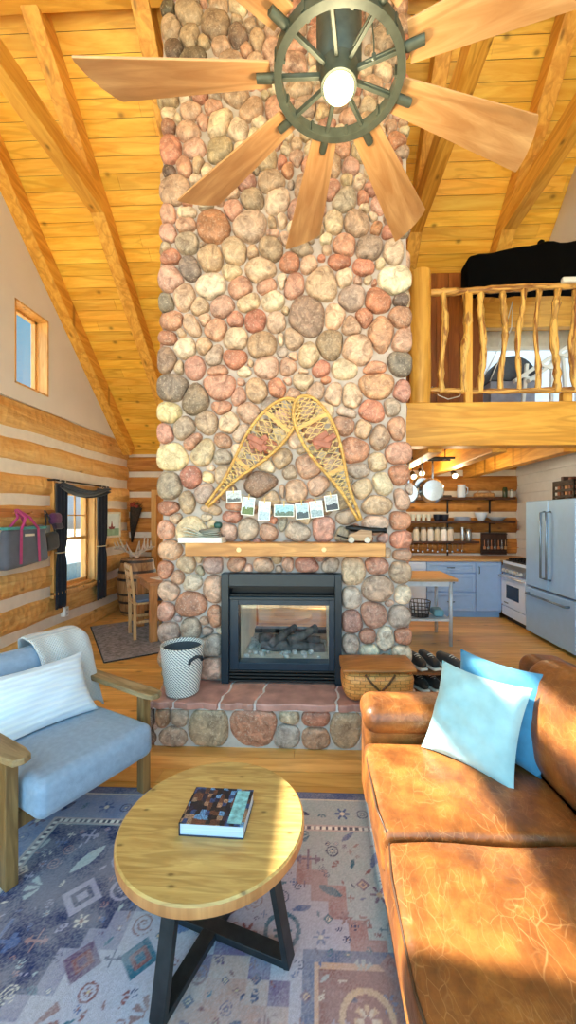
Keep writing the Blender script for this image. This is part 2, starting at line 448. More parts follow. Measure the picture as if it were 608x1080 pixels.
o = MB().bb(.95, XK, 5.3, 5.4, 2.56, 4.02).build('wall_knee', plain('pale loft wall', S(222, 222, 220), .8)); sset(o, 'pale knee wall at the back of the loft', 'wall')
o = MB()
for i in range(7): o.bb(.97 + i * .13, .97 + i * .13 + .126, 4.5, 4.54, 2.56, 4.32, (random.uniform(.8, 1),) * 3)
o = o.build('wall_partition', wood('brown board partition', S(176, 104, 36), S(140, 74, 22), 'Z', 1, .3, .5, tint=True)); sset(o, 'brown board partition of the loft beside the railing post', 'wall')

# ---- windows of the left wall
def window(name, win, label, rows_cols=None, frame=.045, depth=.12, trim=True, mat=None, sash_split=None):
    y0, y1, z0, z1 = win; mat = mat or TRIMW
    w = struct(name, label, 'window')
    m = MB(); x0, x1 = XL - .2, XL + .005     # reveal boards
    for (a, b, c, d) in ((y0, y0 + .02, z0, z1), (y1 - .02, y1, z0, z1), (y0, y1, z0, z0 + .02), (y0, y1, z1 - .02, z1)):
        m.bb(x0, x1, a, b, c, d)
    m.build('window_frame', mat, w)
    f = MB(); xs = XL - depth
    a0, a1, b0, b1 = y0 + .02, y1 - .02, z0 + .02, z1 - .02
    for (a, b, c, d) in ((a0, a0 + frame, b0, b1), (a1 - frame, a1, b0, b1), (a0, a1, b0, b0 + frame), (a0, a1, b1 - frame, b1)):
        f.bb(xs - .03, xs + .02, a, b, c, d)
    if sash_split: f.bb(xs - .03, xs + .03, a0, a1, sash_split - .02, sash_split + .02)
    if rows_cols:
        (r, c, zb, zt) = rows_cols
        for i in range(1, c): yy = a0 + (a1 - a0) * i / c; f.bb(xs - .01, xs + .01, yy - .008, yy + .008, zb, zt)
        for i in range(1, r): zz = zb + (zt - zb) * i / r; f.bb(xs - .01, xs + .01, a0, a1, zz - .008, zz + .008)
    f.build('sash', mat, w)
    MB().bb(xs - .008, xs - .004, a0 + .01, a1 - .01, b0 + .01, b1 - .01).build('pane', GLASS, w)
    if trim:
        t = MB(); k = .075
        for (a, b, c, d) in ((y0 - k, y0, z0 - k, z1 + k), (y1, y1 + k, z0 - k, z1 + k), (y0, y1, z1, z1 + k), (y0, y1, z0 - k, z0)):
            t.bb(XL - .02, XL + .03, a, b, c, d)
        t.bb(XL - .02, XL + .07, y0 - k, y1 + k, z0 - .03, z0)
        t.build('casing', mat, w)
    return w
window('window_1', WIN_LOW, 'double-hung window between dark curtains in the log wall', (2, 3, 1.28, 1.9), sash_split=1.27)
window('window_2', WIN_UP, 'small fixed window high in the white gable', frame=.03, depth=.15, trim=False)
window('window_3', WIN_SUN, 'gable window that lets the sun onto the sofa', frame=.04, trim=False)
window('window_4', WIN_SUN2, 'narrow upper gable window above another gable window', frame=.03, trim=False)
# far door beside the barrel
d = struct('door_1', 'wooden door with a tall glazed strip beside the barrel', 'door')
m = MB(); m.bb(DOOR[0] - .09, DOOR[0], YF - .03, YF + .05, 0, DOOR[3] + .09); m.bb(DOOR[1], DOOR[1] + .09, YF - .03, YF + .05, 0, DOOR[3] + .09); m.bb(DOOR[0], DOOR[1], YF - .03, YF + .05, DOOR[3], DOOR[3] + .09)
m.build('door_casing', TRIMW, d)
m = MB(); m.bb(DOOR[0], DOOR[0] + .1, YF + .01, YF + .06, 0, DOOR[3]); m.bb(DOOR[1] - .1, DOOR[1], YF + .01, YF + .06, 0, DOOR[3]); m.bb(DOOR[0] + .1, DOOR[1] - .1, YF + .01, YF + .06, 0, .35); m.bb(DOOR[0] + .1, DOOR[1] - .1, YF + .01, YF + .06, DOOR[3] - .12, DOOR[3])
m.build('door_leaf', wood('door pine', S(214, 150, 70), S(176, 108, 40), 'Z', 1, .3), d)
MB().bb(DOOR[0] + .1, DOOR[1] - .1, YF + .03, YF + .036, .35, DOOR[3] - .12).build('pane', GLASS, d)
w = struct('added_window', 'wide glazed opening added behind the chimney for light', 'window')  # unseen glazing, added to let light in behind the chimney
m = MB(); k = .08
for a, b, c, d_ in ((ADDED_WIN[0] - k, ADDED_WIN[0], ADDED_WIN[2] - k, ADDED_WIN[3] + k), (ADDED_WIN[1], ADDED_WIN[1] + k, ADDED_WIN[2] - k, ADDED_WIN[3] + k), (ADDED_WIN[0], ADDED_WIN[1], ADDED_WIN[3], ADDED_WIN[3] + k), (ADDED_WIN[0], ADDED_WIN[1], ADDED_WIN[2] - k, ADDED_WIN[2])): m.bb(a, b, YF - .02, YF + .1, c, d_)
m.bb((ADDED_WIN[0] + ADDED_WIN[1]) / 2 - .02, (ADDED_WIN[0] + ADDED_WIN[1]) / 2 + .02, YF + .04, YF + .08, ADDED_WIN[2], ADDED_WIN[3])
m.build('window_frame', TRIMW, w); MB().bb(ADDED_WIN[0], ADDED_WIN[1], YF + .055, YF + .061, ADDED_WIN[2], ADDED_WIN[3]).build('pane', GLASS, w)
o = MB().box((-4.9, 5.9, 2.62), (2.7, 5.4, .08)).build('added_shade_roof', plain('added shade roof boards', S(150, 120, 84), .8)); sset(o, 'unseen roof slab added outside to shade the low window', 'added shade roof')  # added out of view to keep the sun off the low window
# land outside
gm = MB(); gm.bb(-60, XL - .25, -40, 60, -.5, -.4); gm.bb(XK + .25, 60, -40, 60, -.5, -.4); gm.bb(XL - .25, XK + .25, -40, YB - .05, -.5, -.4); gm.bb(XL - .25, XK + .25, YF + .25, 60, -.5, -.4)
o = gm.build('ground', plain('dry pale grassland', S(222, 214, 190), .95, noise=.2, nscale=.8)); sset(o, 'pale dry ground outside the windows', 'ground')
o = MB().bb(-9.4, -7.6, 4.0, 16.5, -.4, .12).build('porch_wall', plain('grey deck boards', S(120, 128, 138), .8)); tag(o, 'low grey deck edge outside the curtained window', 'deck', kind='structure')
# ------------------------------------------------------------ chimney of river stones
YC = 3.0                                   # face of the mortar
K = YC / F                                 # metres per photograph pixel on that plane
def cx_(px): return at(px, 545, YC).x
def cz_(py): return EYE + (545 - py) * K * 1.0
CH0, CH1 = cx_(172), cx_(429)
stonem = None
def stone_material():
    m, nt, b = _new('river stone'); L = nt.links.new
    v = coords(nt, (1, 1, 1))
    a = node(nt, 'ShaderNodeVertexColor', layer_name='tint')
    n1 = node(nt, 'ShaderNodeTexNoise', Scale=14.0, Detail=8.0, Roughness=.7, Distortion=.8); L(v, n1.inputs['Vector'])
    r1 = ramp(nt, [(.32, (.42, .36, .34)), (.5, (.95, .95, .95)), (.68, (1.62, 1.56, 1.48))]); L(n1.outputs['Fac'], r1.inputs['Fac'])
    x = mixc(nt, 'MULTIPLY', 1); L(a.outputs['Color'], x.inputs[6]); L(r1.outputs['Color'], x.inputs[7])
    n2 = node(nt, 'ShaderNodeTexNoise', Scale=60.0, Detail=6.0, Roughness=.8); L(v, n2.inputs['Vector'])
    r2 = ramp(nt, [(.54, (0, 0, 0)), (.66, (.6, .6, .6))]); L(n2.outputs['Fac'], r2.inputs['Fac'])
    y = mixc(nt, 'MIX'); L(r2.outputs['Color'], y.inputs[0]); L(x.outputs[2], y.inputs[6]); y.inputs[7].default_value = S(222, 205, 185)
    n3 = node(nt, 'ShaderNodeTexNoise', Scale=34.0, Detail=6.0, Roughness=.75, Distortion=2.0); L(v, n3.inputs['Vector'])
    r3 = ramp(nt, [(.30, (.7, .7, .7)), (.40, (0, 0, 0))]); L(n3.outputs['Fac'], r3.inputs['Fac'])
    z = mixc(nt, 'MIX'); L(r3.outputs['Color'], z.inputs[0]); L(y.outputs[2], z.inputs[6]); z.inputs[7].default_value = S(110, 70, 55)
    L(z.outputs[2], b.inputs['Base Color']); b.inputs['Roughness'].default_value = .55
    bumpit(nt, b, n1.outputs['Fac'], .35, .012)
    return m
stonem = stone_material()
MORTAR = plain('grey mortar', S(186, 174, 166), .95, noise=.12, nscale=14, bump=.5, bscale=90)
SC = dict(p=(196, 160, 140), r=(182, 126, 104), c=(212, 192, 166), t=(180, 156, 130), g=(158, 148, 140), d=(112, 96, 86), w=(220, 206, 184), o=(194, 140, 108), u=(152, 114, 108), y=(214, 194, 152))
def stone_col(k):
    cs = [SC[c] for c in k]; m = [sum(c[i] for c in cs) / len(cs) for i in range(3)]
    f = random.uniform(.90, 1.04); return S(*[min(250, x * f * q + random.uniform(-4, 4)) for x, q in zip(m, (1.0, .985, .98))])[:3]
def build_stones(name, st, bounds, fn, parent, hole=None, gap=.009, hmax=.06, grow=1.12, bounded=(1, 1, 1, 1), seg=26):
    """st: list of (u, v, ru, rv, angle, key) in metres on the wall; fn(u, v, w) -> world with w standing out of the wall"""
    m = MB(); N = len(st); u0, u1, v0, v1 = bounds
    def er(s, th):
        a = th - s[4]; return s[2] * s[3] / math.hypot(s[3] * math.cos(a), s[2] * math.sin(a))
    for i, s in enumerate(st):
        rr = []
        nb = [q for j, q in enumerate(st) if j != i and math.hypot(q[0] - s[0], q[1] - s[1]) < max(s[2:4]) + max(q[2:4]) + .12]
        cons = []
        for q in nb:
            dx, dy = q[0] - s[0], q[1] - s[1]; D = math.hypot(dx, dy); th = math.atan2(dy, dx)
            a, b = er(s, th), er(q, th + PI); cons.append((th, D * a / (a + b) - gap))
        if bounded[0]: cons.append((PI, s[0] - u0))
        if bounded[1]: cons.append((0, u1 - s[0]))
        if bounded[2]: cons.append((-PI / 2, s[1] - v0))
        if bounded[3]: cons.append((PI / 2, v1 - s[1]))
        if hole:
            h0, h1, g0, g1 = hole
            cand = [(h0 - s[0], 0), (s[0] - h1, PI), (g0 - s[1], PI / 2), (s[1] - g1, -PI / 2)]
            best = max(cand); cons.append((best[1], max(best[0] - gap, .012)))
        for k in range(seg):
            th = 2 * PI * k / seg; r = er(s, th) * grow
            for (ct, cd) in cons:
                c = math.cos(th - ct)
                if c > .05: r = min(r, max(cd, .012) / c)
            rr.append(r)
        for _ in range(2): rr = [.25 * rr[k - 1] + .5 * rr[k] + .25 * rr[(k + 1) % seg] for k in range(seg)]
        H = min(hmax, .36 * (sum(rr) / seg) + .022) * random.uniform(.85, 1.1)
        prof = [(.93, -.045), (1.0, -.008), (.985, .3 * H), (.92, .58 * H), (.80, .80 * H), (.6, .93 * H), (.32, 1.0 * H)]
        vs, fs = [], []; tl = random.uniform(-.1, .1); tv = random.uniform(-.1, .1)
        for (q, hgt) in prof:
            for k in range(seg):
                th = 2 * PI * k / seg; r = rr[k] * q
                du, dv = r * math.cos(th), r * math.sin(th)
                w = hgt + (tl * du + tv * dv if hgt > 0 else 0) + (.003 * math.sin(du * 90 + i) * math.cos(dv * 80 + i * 2) if hgt > 0 else 0)
                vs.append(fn(s[0] + du, s[1] + dv, w))
        vs.append(fn(s[0], s[1], H))
        for a in range(len(prof) - 1):
            for k in range(seg): fs.append((a * seg + k, a * seg + (k + 1) % seg, (a + 1) * seg + (k + 1) % seg, (a + 1) * seg + k))
        a = len(prof) - 1
        for k in range(seg): fs.append((a * seg + k, a * seg + (k + 1) % seg, len(vs) - 1))
        m.add(vs, fs, stone_col(s[5]))
    return m.build(name, stonem, parent, smooth=True)
A4 = 4.343; A3 = 4.343
CROPS = [((165, 100), A4, """62 65 30 28 0 c;160 65 55 38 0 p;262 45 40 30 0 rp;290 120 48 105 -35 c;440 70 58 50 0 t;375 155 48 45 0 c;62 130 28 40 0 dr;148 150 55 48 0 p;75 235 42 68 0 r;175 235 55 45 0 p;295 245 70 50 30 t;65 332 28 25 0 d;130 315 38 45 0 rp;195 310 30 40 0 t;90 420 60 65 0 pt;180 375 25 20 0 c;470 125 35 30 0 c;62 535 32 40 0 p;140 525 50 25 0 c;135 585 50 30 0 p;60 615 35 38 0 p;265 590 75 75 0 or;355 520 45 45 0 pr;410 390 50 48 0 rp;440 475 55 45 0 t;525 400 62 48 0 t;505 300 55 45 0 t;575 310 22 35 0 r;550 490 50 60 0 c;430 595 80 70 0 pc;530 585 20 30 0 t;595 250 20 30 0 c;600 340 22 50 0 o;575 575 20 35 0 c;530 635 35 20 0 p;400 440 20 20 0 c;290 470 30 25 0 p;230 330 26 30 0 c"""),
((300, 140), A4, """40 75 45 45 0 c;25 180 28 50 0 cr;10 290 20 40 0 c;225 150 36 80 12 t;300 165 35 45 0 p;288 225 25 30 0 t;210 265 45 45 0 rp;345 240 25 40 0 c;280 315 60 48 15 cg;360 310 30 35 0 r;225 425 45 50 0 c;335 425 60 60 0 ct;155 350 28 60 0 p;155 440 30 50 0 t;275 520 55 50 0 rp;385 535 58 55 0 gt;80 530 65 34 -12 gt;495 560 38 65 0 c;255 600 50 32 0 r;365 630 55 35 0 r;30 600 45 40 0 r;110 610 40 35 0 p;405 395 18 25 0 c;370 355 30 20 0 c;420 450 25 30 0 o;195 490 25 30 0 c;480 470 32 30 0 r;440 610 28 20 0 c;60 120 30 30 0 p;90 250 40 50 0 t;70 360 45 45 0 p;60 450 40 40 0 c;430 350 40 50 0 p;500 380 40 60 0 t;420 180 40 60 0 c;400 270 40 40 0 rp;480 260 45 60 0 p;350 100 45 45 0 t;440 90 45 50 0 c;270 90 35 40 0 rp;150 90 50 45 0 c;150 200 35 50 0 t"""),
((160, 245), A4, """90 30 45 50 0 p;170 40 48 50 0 cg;95 105 45 30 0 r;290 15 75 40 0 o;270 115 60 60 0 tp;380 85 55 65 0 cp;445 15 75 35 0 cp;545 70 50 65 0 pt;178 155 50 60 20 dg;368 175 52 32 0 cy;95 205 48 65 0 p;495 170 70 55 0 cp;465 90 25 30 0 t;595 160 30 45 0 r;275 240 70 60 0 w;408 250 58 50 0 rp;530 250 60 32 0 rp;152 290 48 70 0 pc;72 312 30 45 0 dg;228 335 40 42 0 t;325 335 58 52 0 tp;445 320 58 40 25 ct;555 315 52 48 0 c;98 395 48 48 0 rp;185 420 35 75 30 pt;245 390 28 28 0 p;385 395 40 38 0 rp;478 405 50 55 0 r;570 415 45 55 0 pc;300 440 52 50 0 pr;85 475 42 35 0 r;135 455 22 22 0 ct;385 485 62 52 0 c;510 510 75 65 0 tp;155 525 50 55 0 c;240 515 35 40 0 pt;290 560 38 62 -30 gc;385 575 65 42 0 r;75 575 40 65 0 td;200 610 50 50 0 rp;130 610 20 40 0 ct;530 615 70 48 0 tp;310 635 60 30 0 rp;425 635 40 20 0 c;595 490 20 40 0 c;600 545 30 25 0 g;600 230 25 40 0 c"""),
((295, 245), A4, """35 155 50 50 0 r;125 160 40 35 0 pg;190 240 70 75 0 pt;275 150 50 35 0 r;300 215 42 40 0 c;390 200 62 60 0 r;520 230 72 68 0 w;60 245 55 55 0 rp;335 310 52 60 0 gp;235 300 58 36 50 t;450 325 55 60 0 r;553 322 30 28 0 d;125 390 85 95 0 td;12 315 15 40 0 c;252 395 45 58 0 cp;385 400 35 48 0 r;330 435 42 50 0 tp;468 470 50 95 0 tr;550 400 42 50 0 rp;235 520 62 65 0 dt;560 505 40 50 0 p;345 540 65 75 0 pt;55 490 50 50 0 pt;135 570 50 58 0 ct;35 560 45 30 0 g;15 400 25 40 0 t;550 610 50 50 0 gd;35 615 45 35 0 p;190 625 45 35 0 r;295 625 60 40 0 c;440 635 55 30 0 po;110 640 25 15 0 c"""),
((160, 390), A4, """100 75 65 62 0 gd;210 25 45 30 0 rp;315 65 75 75 0 rp;425 35 38 45 0 pc;545 15 80 28 0 cp;205 135 58 70 -20 td;485 100 50 55 0 tp;575 85 40 40 0 or;402 120 32 45 -15 rp;85 195 48 50 0 y;320 168 50 30 0 rp;445 195 50 50 0 p;545 160 45 35 0 g;150 265 52 55 0 tg;255 235 52 50 0 pt;358 245 50 48 0 c;68 285 32 48 0 pr;190 325 50 32 40 rp;330 325 42 38 0 rp;410 290 56 34 45 ct;98 395 68 65 0 cy;240 375 66 56 40 tc;395 375 32 38 0 c;325 400 50 40 0 gt;185 495 50 52 0 r;90 530 48 65 0 tg;260 490 30 25 0 y;505 525 95 55 15 rd;240 565 45 45 0 tg;165 600 35 50 0 t;85 630 45 30 0 r;550 590 45 40 0 t;590 410 45 50 0 tp;530 440 40 30 0 c;600 560 20 40 0 t;270 635 70 25 0 t;375 630 40 25 0 r;470 340 40 50 0 p;540 350 40 40 0 r;330 480 40 50 0 t;420 450 40 40 0 p;590 300 40 40 0 c;520 270 40 35 0 t;590 220 40 40 0 p"""),
((300, 390), A4, """85 50 42 50 0 ct;180 25 60 42 0 r;280 30 58 50 0 c;425 70 75 70 0 to;530 25 40 35 0 gt;15 95 30 50 0 r;145 105 38 40 0 tp;225 125 40 58 0 cp;310 130 45 55 0 c;535 105 32 48 0 rp;400 195 60 52 -20 r;490 175 32 45 0 tg;285 200 62 26 -20 cg;270 255 55 45 0 to;362 275 38 48 0 tp;435 310 42 60 0 pt;512 275 32 55 0 rp;320 370 65 55 0 ro;520 385 58 48 0 rp;425 425 40 42 0 cy;110 440 60 60 0 rt;335 465 60 32 0 tg;525 485 38 45 0 r;447 525 40 55 0 c;360 545 50 38 0 ct;45 560 70 60 0 tp;150 530 50 38 0 p;580 550 20 30 0 gc;535 595 32 55 0 p;425 615 80 42 0 pt;20 375 45 45 0 t;25 470 35 35 0 pt;265 590 50 50 0 t;190 190 40 50 0 c;90 180 45 50 0 p;30 230 40 50 0 t;130 290 50 50 0 rp;210 330 40 60 0 t;60 320 40 40 0 c;220 430 40 50 0 p"""),
((160, 535), A3, """85 25 40 30 0 r;150 10 40 20 0 t;180 110 75 55 0 cy;265 40 62 36 0 ct;75 105 38 40 0 po;370 40 40 35 0 r;355 110 42 38 0 tp;440 105 48 45 0 pg;535 115 38 35 0 rp;90 200 45 45 0 ot;160 265 45 40 0 t;285 265 50 38 0 pg;395 258 45 32 0 rp;515 270 50 30 0 p;70 290 32 40 0 ro;188 345 52 32 30 w;290 375 42 58 0 pt;85 385 42 45 0 tp;180 445 62 48 0 r;72 485 35 40 0 pr;290 510 32 52 0 r;190 560 48 42 0 gp;82 580 42 45 0 gp;280 635 70 50 0 g;280 745 60 52 0 tp;120 515 22 12 0 g;600 80 20 50 0 g;85 700 42 50 0 p;170 690 45 50 0 t;285 190 50 28 0 t;420 190 45 25 0 p;530 190 45 25 0 t"""),
((300, 535), A3, """60 110 65 45 0 tg;178 95 48 55 0 rp;295 45 55 35 0 gt;420 85 65 40 0 pc;525 60 42 45 0 or;535 145 40 40 0 or;425 10 70 20 0 t;15 260 25 35 0 p;108 260 52 35 0 ru;210 262 40 30 0 pg;315 290 55 65 0 cp;425 262 52 38 0 rp;538 218 38 25 0 pr;528 295 42 48 0 tp;430 370 68 55 0 tp;540 395 32 40 0 cw;310 410 36 50 0 cg;408 490 58 52 0 rp;315 520 46 50 0 ru;525 497 42 48 0 gt;380 585 38 32 0 r;465 595 40 50 0 w;540 585 38 35 0 ro;310 620 35 45 0 pg;390 650 45 25 0 w;530 670 45 45 0 wc;480 435 30 12 0 p;310 735 40 50 0 p;400 740 50 45 0 t;500 760 50 40 0 r;100 190 45 25 0 t;250 190 45 25 0 p;400 190 50 25 0 t"""),
((165, 0), A4, """150 45 70 55 0 t;75 100 40 55 0 ty;60 20 30 30 0 d;155 150 50 55 0 t;275 100 70 65 0 td;218 175 30 25 0 t;90 200 40 40 0 d;170 250 90 40 0 d;305 195 45 35 0 tp;375 160 48 60 0 td;415 215 28 35 0 pr;340 265 60 35 0 tc;460 275 40 35 0 pt;460 190 35 60 0 t;290 15 40 30 0 t;60 340 35 45 0 p;160 345 50 40 0 r;270 350 50 40 0 c;380 350 50 40 0 t;480 350 45 45 0 p""")]
stones = []
FB = (cx_(236) , cx_(360) , .30, cz_(604))
def try_stone(u, v, ru, rv, an, k, fac=.55):
    for q in stones:
        a = math.atan2(v - q[1], u - q[0]) - q[4]
        er = q[2] * q[3] / math.hypot(q[3] * math.cos(a), q[2] * math.sin(a))
        if math.hypot(u - q[0], v - q[1]) < er + fac * min(ru, rv) * .6: return False
    if FB[0] - .02 < u < FB[1] + .02 and FB[2] < v < FB[3] + .02: return False
    stones.append((u, v, ru, rv, an, k)); return True
for (ox, oy), sc, txt in CROPS:
    for ln in txt.split(';'):
        a = ln.split(); x, y, rx, ry, an = map(float, a[:5])
        try_stone(cx_(ox + x / sc), cz_(oy + y / sc), rx / sc * K, ry / sc * K, math.radians(an), a[5])
for tries in range(9000):
    r = random.choice([.09, .085, .075, .06, .05]) if tries < 5000 else random.uniform(.025, .045)
    u, v = random.uniform(CH0 + .02, CH1 - .02), random.uniform(.34, 6.6)
    if v < 4.6 and r > .062: continue
    try_stone(u, v, r * random.uniform(.9, 1.2), r * random.uniform(.8, 1.05), random.uniform(-.6, .6), random.choice(['p', 'rp', 'c', 't', 'tp', 'r', 'gt', 'ct']), 1.3)
chimney = thing('fieldstone_chimney', 'tall chimney faced with round river stones rising through the ceiling', 'chimney', ((CH0 + CH1) / 2, 3.4, 0))
m = MB(); YB2 = 3.85; O0, O1, OZ0, OZ1 = FB[0] + .05, FB[1] - .05, .36, FB[3] - .06
YM = YC + .008
m.bb(CH0, O0, YM, YB2, 0, 6.7); m.bb(O1, CH1, YM, YB2, 0, 6.7); m.bb(O0, O1, YM, YB2, OZ1, 6.7); m.bb(O0, O1, YM, YB2, 0, OZ0)
m.build('mortar_core', MORTAR, chimney)
build_stones('river_stones', stones, (CH0 - .04, CH1 + .04, .33, 6.7), lambda u, v, w: Vector((u, YC - w, v)), chimney, hole=(FB[0], FB[1], .3, FB[3]), bounded=(1, 1, 1, 1), gap=.0055, grow=1.34)
# side stones so that the chimney is stone from either side
for nm, X, sg in (('side_stones', CH0, -1), ('side_stones', CH1, 1)):
    ss = []
    for q in range(500):
        r = random.choice([.1, .09, .08, .07]); u, v = random.uniform(YC + .06, YB2 - .03), random.uniform(.1, 6.5)
        if all(math.hypot(u - s[0], v - s[1]) > .95 * (r + s[2]) for s in ss): ss.append((u, v, r, r * random.uniform(.8, 1), random.uniform(-.5, .5), random.choice(['p', 'rp', 'c', 't', 'tp', 'r'])))
    build_stones(nm, ss, (YC + .02, YB2, .02, 6.6), lambda u, v, w, X=X, sg=sg: Vector((X + sg * w, u, v)), chimney, hmax=.04, seg=16, grow=1.15)
# ---- raised hearth
hearth = thing('raised_hearth', 'low stone hearth with reddish flagstone top in front of the fireplace', 'hearth', (-.2, 2.8, 0))
HX0, HX1, HY = -1.13, .72, 2.64
MB().bb(HX0 + .02, HX1 - .02, HY + .02, YC, 0, .27).build('mortar_core', MORTAR, hearth)
hs = []
for ln in "22 130 20 25 0 d;25 180 22 18 0 d;68 122 20 30 0 rd;112 125 25 25 0 gp;95 175 38 25 0 t;188 150 55 55 0 t;312 148 68 52 0 r;405 125 28 18 0 t;398 175 35 32 0 g;478 128 38 25 0 r;478 180 36 30 0 rt;560 155 45 52 0 t;640 125 35 25 0 p;635 180 40 28 0 g;710 150 38 48 0 r".split(';'):
    a = ln.split(); x, y, rx, ry, an = map(float, a[:5]); k2 = HY / F
    p = at(145 + x / 2.533, 710 + y / 2.533, HY)
    hs.append((p.x, p.z + .012, rx / 2.533 * k2, ry / 2.533 * k2, 0, a[5]))
build_stones('face_stones', hs, (HX0, HX1, .005, .262), lambda u, v, w: Vector((u, HY + .02 - w, v)), hearth, gap=.006, hmax=.035, grow=1.2)
hs = [(2.72, .14, .06, .08, 0, 'p'), (2.86, .16, .06, .07, 0, 'g'), (2.79, .05, .05, .04, 0, 't'), (2.95, .06, .05, .06, 0, 'r')]
build_stones('end_stones', hs, (HY + .02, YC, .005, .262), lambda u, v, w: Vector((HX0 + .02 - w, u, v)), hearth, gap=.006, hmax=.03)
FLAG = plain('reddish flagstone', S(180, 136, 124), .36, noise=.3, nscale=9, bump=.4, bscale=25, tint=True)
xs = [(HX0, -.98, -1.03), (-.98, -.64, -.60), (-.64, -.44, -.385), (-.44, .17, .235), (.17, .48, .47), (.48, HX1, HX1)]
front = [HX0 - .01, -.975, -.66, -.415, .14, .46, HX1]; back = [HX0 - .01, -.96, -.62, -.36, .16, .48, HX1]
for i in range(6):
    f0, f1, b0, b1 = front[i] + .008, front[i + 1] - .008, back[i] + .008, back[i + 1] - .008
    pts = []
    for q in range(7): pts.append((f0 + (f1 - f0) * q / 6, HY - .02 + .012 * math.sin(q * 1.7 + i)))
    for q in range(1, 6): pts.append((f1 + (b1 - f1) * q / 6 + .012 * math.sin(q * 2 + i), HY - .02 + (YC - HY + .02) * q / 6))
    pts += [(b1, YC), (b0, YC)]
    for q in range(5, 0, -1): pts.append((f0 + (b0 - f0) * q / 6 + (.012 * math.sin(q * 2 + i - 1) if i else 0), HY - .02 + (YC - HY + .02) * q / 6))
    t = [(.95, .95, 1), (1, .9, .9), (1.15, 1.08, 1.05), (1.02, .98, 1), (.9, .8, .8), (1, 1, 1)][i]
    MB().prism(pts, .27, .318 + random.uniform(-.002, .002), lambda u, v, w: Vector((u, v, w)), t).build('flagstone', FLAG, hearth, bevel=.008)
MB().bb(HX0 + .01, HX1 - .01, HY, YC, .262, .307).build('top_mortar', plain('pale mortar joints', S(222, 214, 212), .95, noise=.08, bump=.4), hearth)

# ---- mantel
mz1, mz0 = at(300, 573, 2.82).z, at(300, 587, 2.82).z
MX0, MX1 = at(195, 580, 2.82).x, at(407, 580, 2.82).x
mantel = thing('mantel_shelf', 'chunky pine mantel beam on the stone chimney above the fireplace', 'mantel', ((MX0 + MX1) / 2, 2.92, mz0))
WM = wood('mantel pine', S(218, 164, 98), S(182, 122, 64), 'X', 1.2, .3, .5)
MB().bb(MX0, MX1, 2.82, 3.0, mz0, mz1).build('beam', WM, mantel, bevel=.006)
for px in (252, 342):
    p = at(px, 580, 2.82); MB().lathe([(.018, 0), (.018, .004), (.012, .008)], p, 16, rotm(PI / 2)).build('peg_plug', plain('light plug', S(236, 204, 150), .5), mantel)

# ---- gas fireplace
STEEL = plain('black fireplace steel', S(22, 36, 48), .36, .25, noise=.15)
DARKM = plain('dark recess', S(12, 12, 14), .6)
fx0, fx1, fz0, fz1 = FB[0], FB[1], .322, FB[3]
fp = thing('gas_fireplace', 'black see-through fireplace with glass front set into the stone chimney', 'fireplace', ((fx0 + fx1) / 2, 2.95, .32))
gx0, gx1, gz0, gz1 = cx_(253), cx_(347), cz_(697), cz_(637)
ix0, ix1, iz0, iz1 = cx_(244), cx_(353), cz_(705), cz_(631)
m = MB(); y0, y1 = 2.915, 3.05
m.bb(fx0, ix0, y0, y1, fz0, fz1); m.bb(ix1, fx1, y0, y1, fz0, fz1); m.bb(ix0, ix1, y0, y1, cz_(617), fz1); m.bb(ix0, ix1, y0 + .02, y1, iz1 - .005, iz1 + .02)
m.build('surround', STEEL, fp, bevel=.004)
m = MB(); m.bb(ix0, ix1, y1 - .01, y1, iz1, cz_(617)); 
m.bb(ix0, ix1, y0 + .04, y1 - .02, iz1 + .022, iz1 + .032); m.bb(ix0, ix1, y0 + .03, y1 - .02, cz_(617) - .016, cz_(617))
m.build('upper_louvre', DARKM, fp)
m = MB(); 
for k in range(4): m.bb(ix0, ix1, y0 + .02, y1 - .03, fz0 + .012 + k * .024, fz0 + .024 + k * .024)
m.bb(ix0, ix1, y1 - .02, y1, fz0, iz0); 
m.build('lower_grille', DARKM, fp)
m = MB(); m.bb(ix0, gx0, y0 + .03, y1, iz0, iz1); m.bb(gx1, ix1, y0 + .03, y1, iz0, iz1); m.bb(gx0, gx1, y0 + .03, y1, iz0, gz0); m.bb(gx0, gx1, y0 + .03, y1, gz1, iz1)
m.build('door_frame', plain('blue black steel', S(30, 46, 62), .35, .3), fp, bevel=.003)
MB().bb(gx0 - .005, gx1 + .005, 3.0, 3.004, gz0 - .005, gz1 + .005).build('front_glass', glassy('fire glass', (.98, .98, .97), .06), fp)
LIN = plain('cream firebrick liner', S(244, 236, 216), .8, noise=.1, nscale=6)
for a_, b_ in ((O0 + .001, gx0), (gx1, O1 - .001)): MB().bb(a_, b_, 3.06, 3.83, OZ0, OZ1).build('firebrick_panel', LIN, fp)
MB().bb(gx0, gx1, 3.06, 3.83, OZ0, gz0 - .01).build('burner_tray', plain('burner tray', S(206, 200, 192), .8, noise=.15, nscale=20), fp)
MB().bb(gx0, gx1, 3.74, 3.83, gz0 - .01, gz0 + .03).build('rear_sill_bar', STEEL, fp); MB().bb(gx0, gx1, 3.74, 3.83, gz1 + .01, OZ1).build('rear_top_bar', STEEL, fp)
LOGM = plain('charred ceramic logs', S(86, 80, 80), .85, noise=.6, nscale=22, bump=.7, bscale=40)
def fire_log(a, b, r):
    pts = [Vector(a).lerp(Vector(b), q / 8) + Vector((0, random.uniform(-.008, .008), random.uniform(-.008, .008))) for q in range(9)]
    MB().tube(pts, [r * random.uniform(.85, 1.15) for _ in pts], 12).build('fire_log', LOGM, fp, smooth=True)
zb = gz0 - .01
fire_log((gx0 + .13, 3.22, zb + .05), (gx1 - .03, 3.25, zb + .03), .036)
fire_log((gx0 + .09, 3.40, zb + .05), (gx1 - .06, 3.42, zb + .04), .042)
